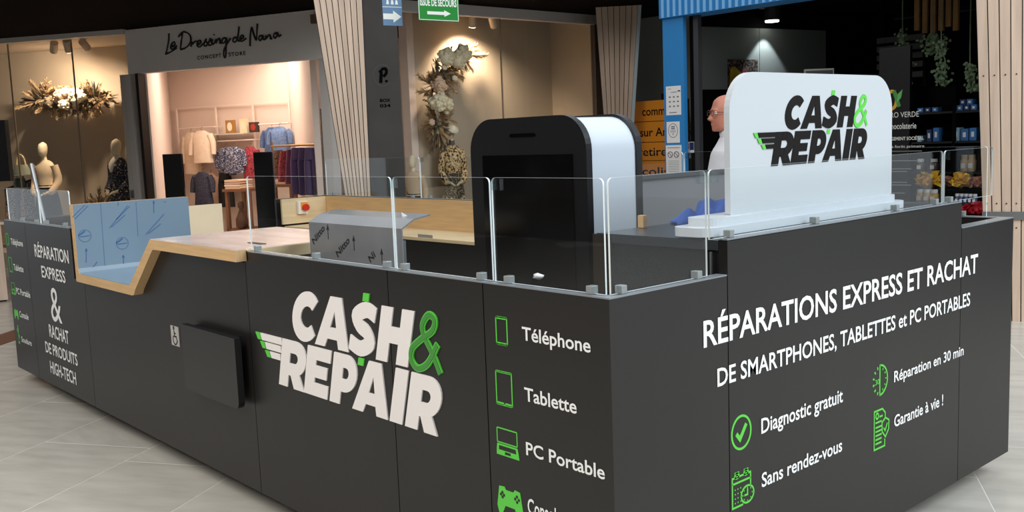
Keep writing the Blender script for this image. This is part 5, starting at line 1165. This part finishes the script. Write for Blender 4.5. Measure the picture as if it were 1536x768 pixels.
def notice(label, u0, v0, u1, v1, draw, y=YF):
    a, b = PY(u0, v0, y), PY(u1, v1, y); o = np.array([a[0], y-.003, b[2]]); w_, h_ = b[0]-a[0], a[2]-b[2]
    r = obj('notice', MB().box((a[0], y-.003, b[2]), (b[0], y-.0005, a[2])), M_PAPER, label=label, cat='notice'); draw(r, (o-YU*.0002, XU, ZU, -YU), w_, h_); return r
def put_(r, fr, polys, m, nm):
    mb = MB(); [mb.prism(p, *fr, .001) for p in polys]; obj(nm, mb, m, r, kind='stuff')
R4 = lambda x0, y0, x1, y1: [(x0, y0), (x1, y0), (x1, y1), (x0, y1)]
def n1(r, fr, w, h):
    put_(r, fr, [R4((.2+.27*i)*w, (.28+.16*j)*h, (.32+.27*i)*w, (.33+.16*j)*h) for i in range(3) for j in range(3)]+[R4(.35*w, .78*h, .75*w, .8*h), R4(.15*w, .9*h, .35*w, .915*h)], M_GREYINK, 'print_lines'); put_(r, fr, [R4(.2*w, .08*h, .7*w, .1*h), R4(.8*w, .8*h, .97*w, .84*h)], M_NAVYINK, 'print_block')
def rg(fr, cx, cy, rx, ry, wd, mb): ribbon(mb, [(cx+rx*math.cos(t), cy+ry*math.sin(t)) for t in np.linspace(0, 6.283, 17)[:-1]], wd, fr, .001, closed=True)
def n2(r, fr, w, h):
    mb = MB(); rg(fr, .5*w, .58*h, .36*w, .33*h, .035*w, mb); obj('print_ring', mb, M_GREYINK, r)
    put_(r, fr, [R4((.38+.14*i)*w, (.64+.09*j)*h, (.48+.14*i)*w, (.70+.09*j)*h) for i in range(2) for j in range(2)], M_NAVYINK, 'print_block'); put_(r, fr, [R4(.26*w, .56*h, .74*w, .58*h), R4(.3*w, .5*h, .7*w, .52*h), R4(.46*w, .38*h, .54*w, .44*h)], M_GREYINK, 'print_lines')
def n3(r, fr, w, h):
    for cx in (.28, .68):
        mb = MB(); rg(fr, cx*w, .68*h, .15*w, .10*h, .035*w, mb); ribbon(mb, [((cx-.1)*w, .75*h), ((cx+.1)*w, .61*h)], .03*w, fr, .001); obj('ban_ring', mb, mat('ban_grey', (110, 66, 70), .6), r)
    put_(r, fr, [R4(.1*w, .9*h, .9*w, .92*h)], M_REDINK, 'print_lines'); put_(r, fr, [R4(.14*w, (.1+.06*k)*h, .84*w, (.11+.06*k)*h) for k in range(7)], M_GREYINK, 'print_lines')
notice('paper notice with rows of small grey symbols high on the blue post', 999, 130, 1022, 172, n1); notice('square paper notice with a round stamp on the blue post', 1000, 183, 1020, 214, n2); notice('paper notice with two round prohibition signs low on the blue post', 999, 218, 1023, 262, n3)
def n4(r, fr, w, h):
    put_(r, fr, [R4(.52*w, .25*h, .97*w, .95*h)], M_NAVYINK, 'print_block'); mb = MB(); rg(fr, .27*w, .6*h, .17*w, .26*h, .06*w, mb); ribbon(mb, [(.15*w, .75*h), (.4*w, .42*h)], .05*w, fr, .001); obj('ban_ring', mb, M_REDINK, r)
notice('small red and navy sticker on the dark door frame beside the blue post', 1028, 213, 1041.5, 229, n4, YF+.1)
# parcel lockers
YL = 7.75
lx0, lx1 = PY(945, 180, YL)[0], PY(1013, 180, YL)[0]
rows = [PY(970, v, YL)[2] for v in (151, 182.5, 213.5, 241, 272)]
LK = thing('parcel_locker', ((lx0+lx1)/2, YL+.25, 0), 'orange parcel locker bank with black slogan rows beside the blue post', 'locker')
M_ORG = mat('locker_orange', (236, 150, 42), .5)
obj('cabinet', MB().box((lx0, YL+.02, 0), (lx1, YL+.28, rows[0])), mat('locker_frame', (60, 46, 24), .5), LK)
tx = {0: ('commandez', 963), 1: ('sur Amazon', 959), 2: ('retirez vos', 956), 3: ('colis ici', 961)}
rr_ = rows+[rows[-1]-.25, rows[-1]-.5]
for k in range(len(rr_)-1):
    dr_ = obj('locker_door', MB().box((lx0+.005, YL, rr_[k+1]+.004), (lx1-.005, YL+.0195, rr_[k]-.004)), M_ORG, LK)
    if k in tx:
        s, u = tx[k]; q = PY(u, 150, YL); zc = (rr_[k]+rr_[k+1])/2
        for wn in words('lettering', s, (q[0], YL, zc-.055), XU, ZU, -YU, .13*len(s)*.62, .105, M_BLACKP, dr_, .012): pass
obj('locker_post', MB().box((PY(984, 150, YL)[0], YL+.1, rows[0]+.0005), (PY(987, 150, YL)[0], YL+.14, rows[0]+.08)), M_BLACK, LK)
obj('wall_locker_back', MB().box((-8.2, 8.6, 0), (-5.9, 8.7, HT)), mat('locker_room_wall', (120, 124, 122), .8), kind='structure')
# dark monitor top edge above the sign
a, b, c = PD(1207, 104, 8.6), PD(1251, 104, 8.6), PD(1207, 150, 8.6)
MT = thing('shop_monitor', tuple(np.array([(a[0]+b[0])/2, (a[1]+b[1])/2, 0])), 'grey framed shop monitor peeking over the white sign board', 'monitor'); u = (b-a)*np.array([1, 1, 0])
n_ = np.array([-u[1], u[0], 0]); n_ /= np.linalg.norm(n_)
obj('screen_back', MB().obox(np.array([a[0], a[1], c[2]])+u*.04, u*.92, n_*.03, ZU*(a[2]-c[2]-.015)), M_BLACK, MT)
obj('bezel', MB().obox(np.array([a[0], a[1], a[2]-.0145]), u, n_*.03, ZU*.015), mat('bezel_grey', (120, 116, 110), .4), MT)
for k in (0, .965): obj('bezel', MB().obox(np.array([a[0], a[1], c[2]])+u*k, u*.035, n_*.03, ZU*(a[2]-c[2]-.015)), mat('bezel_grey', (120, 116, 110), .4), MT)
obj('stand', MB().obox(np.array([a[0], a[1], 0])+u*.45, u*.1, n_*.03, ZU*c[2]), M_BLACK, MT)
# black information board
YB = 6.35
bx0, bx1 = PY(1318, 200, YB)[0], PY(1364, 200, YB)[0]
IB = obj('information_board', MB().box((bx0, YB, 0), (bx1, YB+.04, 2.15)), mat('board_black', (8, 8, 9), .4), label='tall black information board with a gold and green emblem and white writing', cat='board')
frb = (np.array([0, YB, 0]), XU, ZU, -YU)
def b2(u, v): q = PY(u, v, YB); return (q[0], q[2])
c = b2(1338, 150); mb = MB()
oo = [(c[0]+.042*math.cos(t)-.012*math.sin(t)*0, c[1]+.075*math.sin(t)) for t in np.linspace(0, 6.283, 19)[:-1]]; ribbon(mb, oo, .028, frb, .002, closed=True); obj('emblem_ring', mb, mat('emblem_gold', (206, 160, 50), .4), IB)
mb = MB(); ribbon(mb, [b2(1341, 136), b2(1349, 160)], .032, frb, .0026); obj('emblem_bar', mb, mat('emblem_green', (70, 140, 70), .4), IB)
mb = MB(); q0 = b2(1344, 157); mb.prism([b2(1344.5, 156), b2(1347, 141), b2(1354, 134), b2(1352, 146)], *frb, .003); obj('emblem_leaf', mb, mat('emblem_leaf', (96, 170, 90), .4), IB)
for s, u, v, w_, cap, bold in (('ORO VERDE', 1328, 177, .30, .045, .0), ('Chocolaterie', 1331, 194, .26, .05, .01), ('ENGAGEMENT SOCIÉTAL', 1322, 211, .38, .028, .02), ('de la forêt primaire', 1326, 222, .36, .022, 0)):
    p = b2(u, v); words('lettering', s, (p[0], YB, p[1]), XU, ZU, -YU, w_, cap, mat('board_white', (214, 214, 210), .5), IB, bold, d=.002)
mb = MB()
for u, v, w_ in ((1326, 228, .34), (1326, 242, .30), (1334, 254, .2), (1334, 258, .16), (1334, 274, .16), (1334, 278, .2), (1334, 290, .14)):
    p = b2(u, v); mb.prism([(p[0], p[1]), (p[0]+w_, p[1]), (p[0]+w_, p[1]+.008), (p[0], p[1]+.008)], *frb, .002)
obj('fine_print', mb, mat('board_grey', (120, 120, 116), .5), IB, kind='stuff')
# shelf unit with boxes
YS = 7.6
sx0, sx1 = PY(1366, 200, YS)[0], PY(1474, 200, YS)[0]
zs = [PY(1420, v, YS)[2] for v in (167, 212, 258)]
SU = thing('shop_shelf_unit', ((sx0+sx1)/2, YS+.2, 0), 'black shelf unit holding small blue chocolate boxes', 'shelf')
obj('back', MB().box((sx0, YS+.36, 0), (sx1, YS+.38, zs[0]+.25)), M_BLKW, SU)
for xx in (sx0-.03, PY(1428, 200, YS)[0], sx1): obj('side', MB().box((xx, YS, 0), (xx+.028, YS+.359, zs[0]+.25)), M_BLKW, SU)
for z in zs+[.5]: obj('shelf', MB().box((sx0, YS+.001, z-.02), (sx1-.001, YS+.358, z)), mat('shelf_dark', (22, 22, 24), .4), SU)
M_BXB = [mat('choc_blue', (52, 110, 172), .5), mat('choc_navy', (30, 56, 104), .5), mat('choc_pale', (150, 190, 214), .5)]
def pbox(u0, v0, u1, v1, k, lab, grp, y=YS+.03, dp=.1, zsnap=None):
    a, b = PY(u0, v0, y), PY(u1, v1, y); z = zsnap if zsnap is not None else b[2]
    o = obj('chocolate_box', MB().box((a[0], y, z+.0005), (b[0], y+dp, z+a[2]-b[2])), M_BXB[k], label=lab, cat='box', group=grp, bevel=.003)
    w_, h_ = b[0]-a[0], a[2]-b[2]; obj('box_label', MB().box((a[0]+w_*.3, y-.002, z+h_*.3), (a[0]+w_*.7, y-.0003, z+h_*.7)), M_PAPER, o)
for i in range(3): pbox(1376+11*i, 160.5, 1384.5+11*i, 167, i % 2, 'small flat blue chocolate box in the row of three on the upper shelf', 'flat blue boxes on the upper shelf', zsnap=zs[0])
hb = PY(1440, 158, YS+.03)[2]-PY(1440, 166, YS+.03)[2]
for i in range(3): pbox(1435+10.5*i, 159, 1443.5+10.5*i, 167, i % 2, 'small cube-like blue chocolate box in the bottom row of the stepped stack', 'stepped stack of blue boxes', zsnap=zs[0])
for i in range(2): pbox(1439.5+10.5*i, 150.5, 1448+10.5*i, 158.5, (i+1) % 2, 'small cube-like blue chocolate box in the top row of the stepped stack', 'stepped stack of blue boxes', zsnap=zs[0]+hb+.003)
for (u0, v0, u1, k, lab) in ((1376, 203, 1382, 2, 'narrow pale box at the end of the lower shelf'), (1390, 194, 1397, 1, 'tall navy box beside the narrow pale box'), (1399.5, 191.5, 1408, 0, 'tall bright blue box in the middle of the lower shelf'), (1432, 192, 1438.5, 2, 'slim pale green-blue box on the lower shelf'), (1441, 194, 1452, 0, 'square blue box with white label on the lower shelf'), (1454, 193, 1464, 0, 'square blue box with white label at the shelf end by the pillar')):
    pbox(u0, v0, u1, 212, k, lab, 'blue boxes on the lower shelf', zsnap=zs[1])
# display table at the shop front with yellow bags, jars, bottles and red bags
YT = 6.75; zt_ = PY(1420, 306, YT)[2]
tx0, tx1 = PY(1370, 300, YT)[0], PY(1484, 300, YT)[0]
DT = thing('shop_display', ((tx0+tx1)/2, YT+.25, 0), 'black two-tier display counter behind the acrylic at the kiosk end', 'counter')
obj('counter_body', MB().box((tx0, YT, 0), (tx1, YT+.7, zt_-.021)), M_BLKW, DT); obj('counter_top', MB().box((tx0-.02, YT-.02, zt_-.02), (tx1+.02, YT+.7, zt_)), mat('shelf_dark', (22, 22, 24), .4), DT)
zr = PY(1400, 284, YT+.2)[2]; obj('riser', MB().box((tx0, YT+.18, zt_+.0005), (tx1, YT+.6, zr)), M_BLKW, DT)
def crumple(name, label, c, r, m, n=60, cat='bag', grp=None):
    root = thing(name, tuple(c), label, cat, grp); mb = MB(); mb.ball(np.array(c)+ZU*r[2]*.8, (r[0]*.8, r[1]*.8, r[2]*.8), 12, 8, bump=.35)
    for i in range(n):
        a, b = random.uniform(0, 6.28), random.uniform(-.5, 1); s = math.sqrt(max(0, 1-b*b)); p = np.array(c)+np.array([r[0]*s*math.cos(a), r[1]*s*math.sin(a), r[2]*(.85+.9*b*.9)]); t1 = np.array([random.uniform(-1, 1) for _ in range(3)])*.035; t2 = np.array([random.uniform(-1, 1) for _ in range(3)])*.035
        p[2] = max(p[2], c[2]+.04); mb.add([p-t1, p+t2, p+t1, p-t2], [(0, 1, 2, 3)])
    obj('wrapping', mb, m, root); return root
YEL = mat('yellow_wrap', (226, 176, 30), .5, var=.2, scale=20); RED = mat('red_wrap', (190, 28, 44), .5, var=.3, scale=14); PNK_ = mat('copper_shred', (176, 118, 96), .8, var=.3, scale=40)
c = PY(1394, 283, YT+.28); c[2] = zr+.001; crumple('gift_bag', 'crinkled yellow gift wrap standing over the golden jars', c, (.11, .09, .085), YEL, 90)
c = PY(1440, 275, YT+.3); c[2] = zr+.001; crumple('gift_bag', 'smaller crinkled yellow wrap beside the copper shred', c, (.065, .06, .085), YEL, 50)
c = PY(1462, 283, YT+.42); c[2] = zr+.001; crumple('shred_pile', 'copper coloured paper shred mound on the display riser', c, (.17, .08, .05), PNK_, 120, 'shred')
c = PY(1418, 283, YT+.5); c[2] = zr+.001; crumple('shred_pile', 'small copper shred mound between the two yellow wraps', c, (.07, .06, .05), PNK_, 50, 'shred')
c = PY(1462, 322, YT-.0+.05); c = PZ(1463, 306, zt_); c = PY(1462, 306, YT+.08); c[2] = zt_+.001
def jar(u, v0, v1, y, z, m, lab, grp, r, lid=None):
    p = PY(u, v1, y); h = PY(u, v0, y)[2]-p[2]; p[2] = z+.0005; root = thing('jar', tuple(p), lab, 'jar', grp)
    obj('glass_body', MB().loft([(p, r*.9, r*.9), (p+ZU*h*.1, r, r), (p+ZU*h*.65, r, r), (p+ZU*h*.75, r*.75, r*.75)], 14), m, root); obj('lid', MB().loft([(p+ZU*h*.7505, r*.8, r*.8), (p+ZU*h, r*.8, r*.8)], 14), lid or M_PAPER, root)
    obj('jar_label', MB().box(p+np.array([-r*.5, -r-.003, h*.2]), p+np.array([r*.5, -r-.0005, h*.5])), M_PAPER, root)
GJ = mat('gold_jar', (190, 150, 78), .3); TJ = mat('tan_bag', (196, 170, 130), .6)
for i in range(3): jar(1380.5+10.5*i, 284, 304, YT+.08, zt_, GJ, 'golden jar standing under the large yellow wrap', 'golden jars under the yellow wrap', .036)
for i, u in enumerate((1381, 1401)): jar(u, 238, 257, YS+.1, zs[2], mat('dark_jar', (84, 70, 60), .3), 'dark spice jar with a white lid on the bottom shelf', 'spice jars on the bottom shelf', .04)
for i, u in enumerate((1447, 1458)): jar(u, 232, 257, YS+.1, zs[2], TJ, 'tan sachet jar beside its twin on the bottom shelf', 'tan jars on the bottom shelf', .04, TJ)
for i in range(5): jar(1436+6.6*i, 284, 299, YT+.06, zt_+.0, mat('bottle_blue', (46, 70, 110), .2), 'small dark blue bottle in the row below the copper shred', 'dark blue bottles in a row', .022)
# red bags on a stool close to the kiosk end
zq = PY(1462, 326, 6.3)[2]; q = PY(1462, 326, 6.3)
ST = thing('low_stand', (q[0], q[1]+.1, 0), 'low black stand carrying the red bags', 'stand'); obj('stand_top', MB().box((q[0]-.2, q[1]-.03, zq-.03), (q[0]+.17, q[1]+.28, zq)), M_BLKW, ST)
for sx in (-.18, .12):
    for sy in (0, .22): obj('leg', MB().box((q[0]+sx, q[1]+sy, 0), (q[0]+sx+.03, q[1]+sy+.03, zq-.0305)), M_BLKW, ST)
crumple('gift_bag', 'crumpled red gift bags heaped beside the pale pillar', (q[0]-.01, q[1]+.12, zq+.001), (.14, .10, .06), RED, 70)
# louvres, wood slats and vines high in the dark shop
LV = thing('louvre_panel', tuple(PY(1315, 115, 8.6)*np.array([1, 1, 0])), 'dim grey louvre panel behind the hanging vines', 'panel')
for k, v in enumerate((59, 72, 85, 98, 113)):
    a, b = PY(1315, v, 8.6), PY(1384, v, 8.6); obj('louvre_slat', MB().box((a[0], 8.6, a[2]-.05), (b[0], 8.64, a[2]+.01)), mat('louvre_grey', (60, 60, 62), .5), LV)
for u in (1317, 1382): a = PY(u, 59, 8.6); obj('louvre_post', MB().box((a[0], 8.641, 0), (a[0]+.04, 8.67, HT)), M_BLKW, LV)
SLT = thing('timber_screen', tuple(PY(1370, 50, 8.3)*np.array([1, 1, 0])+ZU*2.4), 'upright timber slats hanging high in the dark shop', 'screen')
for k, (u, v) in enumerate(((1371, 46), (1383, 50), (1395, 56), (1407, 46), (1418, 40), (1429, 46))):
    a = PY(u, v, 8.3); obj('slat', MB().box((a[0], 8.3, a[2]), (a[0]+.05, 8.34, HT+.011)), mat('slat_wood', (140, 104, 60), .6, var=.2, scale=4), SLT)
M_LEAF = mat('vine_leaf', (84, 104, 74), .6, var=.3, scale=20)
for u, v0, v1, w_, lab in ((1354, 42, 128, 8, 'thin vine hanging in front of the louvre panel'), (1400, 50, 80, 16, 'bushy vine spilling below the timber slats'), (1412, 60, 128, 7, 'long vine strand hanging below the bushy one'), (1455, 95, 135, 5, 'short vine strand hanging beside the pale pillar')):
    yv = 7.2 if u == 1412 else 7.4; a, b = PY(u, v0, yv), PY(u+2, v1, yv); root = thing('hanging_vine', tuple(b), lab, 'vine'); sp = smooth_path([np.array([a[0], a[1], HT+.011]), a, (a+b)/2+XU*.03, b], 6); obj('stem', MB().tube(sp, .006, 5), M_LEAF, root)
    mb = MB(); ww = w_/FPX*10.5
    for i in range(int(70+w_*6)):
        p = a+(b-a)*random.random()+np.array([random.gauss(0, ww*.45), random.gauss(0, .05), 0]); t = np.array([random.uniform(-1, 1), random.uniform(-.4, .4), random.uniform(-1, .2)]); t = t/np.linalg.norm(t)*.035; s = np.cross(t, -YU+.3*ZU); s = s/np.linalg.norm(s)*.016; mb.add([p, p+t*.5+s, p+t, p+t*.5-s], [(0, 1, 2, 3)])
    obj('foliage', mb, M_LEAF, root, kind='stuff')

# ================================================================== the man behind the sign
def remeshed(mb, voxel, smooth=4):
    me = bpy.data.meshes.new('tmp'); me.from_pydata(mb.v, [], mb.f); o = bpy.data.objects.new('tmp', me); COL.objects.link(o)
    r = o.modifiers.new('r', 'REMESH'); r.mode = 'VOXEL'; r.voxel_size = voxel; s = o.modifiers.new('s', 'SMOOTH'); s.iterations = smooth; s.factor = .5
    dg = bpy.context.evaluated_depsgraph_get(); dg.update(); e = bpy.data.meshes.new_from_object(o.evaluated_get(dg))
    out = MB(); out.add([v.co[:] for v in e.vertices], [tuple(p.vertices) for p in e.polygons], 0, True)
    bpy.data.objects.remove(o); bpy.data.meshes.remove(me); bpy.data.meshes.remove(e); return out
base = PD(1095, 170, 6.3); rzp = math.atan2(-RH[0], RH[1])+math.radians(8)
MAN = local('person', 'bald man in glasses and a white shirt standing behind the white sign', 'person', None, (base[0], base[1], 0), rzp)
B = MB()
B.loft([((0, 0, .84), .15, .11), ((0, 0, .95), .17, .125), ((0, -.01, 1.08), .165, .13), ((0, -.005, 1.22), .175, .125), ((0, .01, 1.36), .19, .11), ((0, .02, 1.43), .14, .075), ((0, .015, 1.47), .065, .065), ((0, -.015, 1.55), .056, .062)], 20)
# head: cranium, jaw, nose, ears, brow
B.loft([((0, -.075, 1.492), .028, .028), ((0, -.055, 1.515), .05, .062), ((0, -.04, 1.55), .062, .084), ((0, -.028, 1.60), .07, .098), ((0, -.02, 1.65), .073, .1), ((0, -.018, 1.69), .064, .09), ((0, -.016, 1.715), .042, .06), ((0, -.014, 1.726), .012, .02)], 20)
B.loft([((0, -.13, 1.562), .017, .018), ((0, -.135, 1.572), .018, .024), ((0, -.128, 1.59), .011, .014), ((0, -.12, 1.615), .008, .01)], 8)
B.ball((0, -.112, 1.628), (.05, .018, .012), 10, 5); B.ball((0, -.108, 1.505), (.024, .016, .014), 8, 5); B.ball((0, -.118, 1.538), (.02, .012, .006), 8, 4); B.ball((0, -.116, 1.528), (.018, .012, .006), 8, 4)
for s in (-1, 1):
    B.loft([((s*.073, -.012, 1.555), .01, .012), ((s*.08, -.008, 1.585), .01, .022), ((s*.08, -.004, 1.615), .01, .02), ((s*.074, -.008, 1.628), .006, .01)], 8)
    B.tube([(s*.09, 0, .88), (s*.095, -.01, .5), (s*.095, .02, .1), (s*.095, .02, .04)], [.09, .058, .042, .04], 12)
    B.tube([(s*.095, .04, .035), (s*.1, -.06, .035), (s*.105, -.16, .025)], [.04, .042, .03], 10)
    limb(B, [(s*.185, .02, 1.39), (s*.225, .03, 1.14), (s*.2, -.14, 1.02), (s*.16, -.27, 1.06)], [.058, .048, .04, .027], 12)
    hc = np.array([s*.15, -.31, 1.068]); B.ball(hc, (.04, .05, .018), 10, 6)
    for k in range(4):
        x = s*(.15+(.027-.018*k)); ln = (.06, .072, .068, .052)[k]; B.tube([(x, -.345, 1.07), (x, -.345-ln*.6, 1.066), (x, -.345-ln, 1.052)], [.0095, .009, .007], 7)
    B.tube([(s*.118, -.30, 1.068), (s*.10, -.325, 1.06), (s*.095, -.35, 1.05)], [.012, .01, .008], 7)
body = remeshed(B, .009, 3)
obj('body', body, mat('skin', (188, 122, 100), .5, var=.06, scale=12), MAN)
S_ = MB()
S_.loft([((0, 0, .90), .185, .14), ((0, -.012, 1.0), .19, .15), ((0, -.012, 1.1), .18, .148), ((0, -.006, 1.22), .19, .14), ((0, .01, 1.35), .205, .125), ((0, .02, 1.42), .165, .092), ((0, .016, 1.462), .085, .078)], 28)
for s in (-1, 1): limb(S_, [(s*.175, .02, 1.385), (s*.228, .03, 1.14), (s*.203, -.13, 1.025), (s*.172, -.24, 1.052)], [.075, .066, .058, .046], 14)
sh = remeshed(S_, .012, 4)
obj('shirt', sh, mat('white_shirt', (232, 232, 238), .8, var=.03, scale=9, bump=.4), MAN)
cl_ = MB().loft([((0, .014, 1.452), .082, .078), ((0, .006, 1.482), .072, .076), ((0, .008, 1.5), .07, .072)], 20, cap=False); obj('collar', cl_, MATS['white_shirt'], MAN)
tr_ = MB(); tr_.loft([((0, 0, .80), .17, .125), ((0, 0, .93), .182, .135), ((0, 0, .98), .178, .135)], 20)
for s in (-1, 1): tr_.tube([(s*.09, 0, .88), (s*.095, -.01, .5), (s*.095, .02, .06)], [.098, .075, .066], 14)
obj('trousers', remeshed(tr_, .014, 2), mat('dark_trousers', (40, 42, 50), .8), MAN)
for s in (-1, 1): obj('shoe', MB().loft([((s*.1, -.06, 0), .055, .15), ((s*.1, -.06, .04), .055, .145), ((s*.1, -.03, .075), .045, .09)], 16), mat('shoe_black', (22, 20, 20), .4), MAN)
hr = MB().loft([((0, .02, 1.545), .062, .064), ((0, .008, 1.59), .0735, .078), ((0, .0, 1.63), .0755, .084), ((0, -.002, 1.655), .0745, .0835)], 20, cap=False); obj('hair', hr, mat('grey_stubble', (150, 128, 118), .9), MAN)
gl = MB()
for s in (-1, 1):
    ring_ = [(s*.034+.026*math.cos(t), -.132-.0, 1.612+.019*math.sin(t)) for t in np.linspace(0, 6.283, 17)]; gl.tube(ring_, .0022, 5); gl.tube([(s*.06, -.131, 1.614), (s*.08, -.06, 1.614), (s*.082, -.0, 1.612)], .0022, 5)
gl.tube([(-.008, -.134, 1.615), (.008, -.134, 1.615)], .0022, 5); obj('glasses', gl, mat('glasses_red', (96, 40, 36), .4), MAN)
for s in (-1, 1): obj('eye', MB().ball((s*.033, -.109, 1.612), (.013, .011, .011), 10, 6), mat('eye_white', (225, 220, 214), .3), MAN)
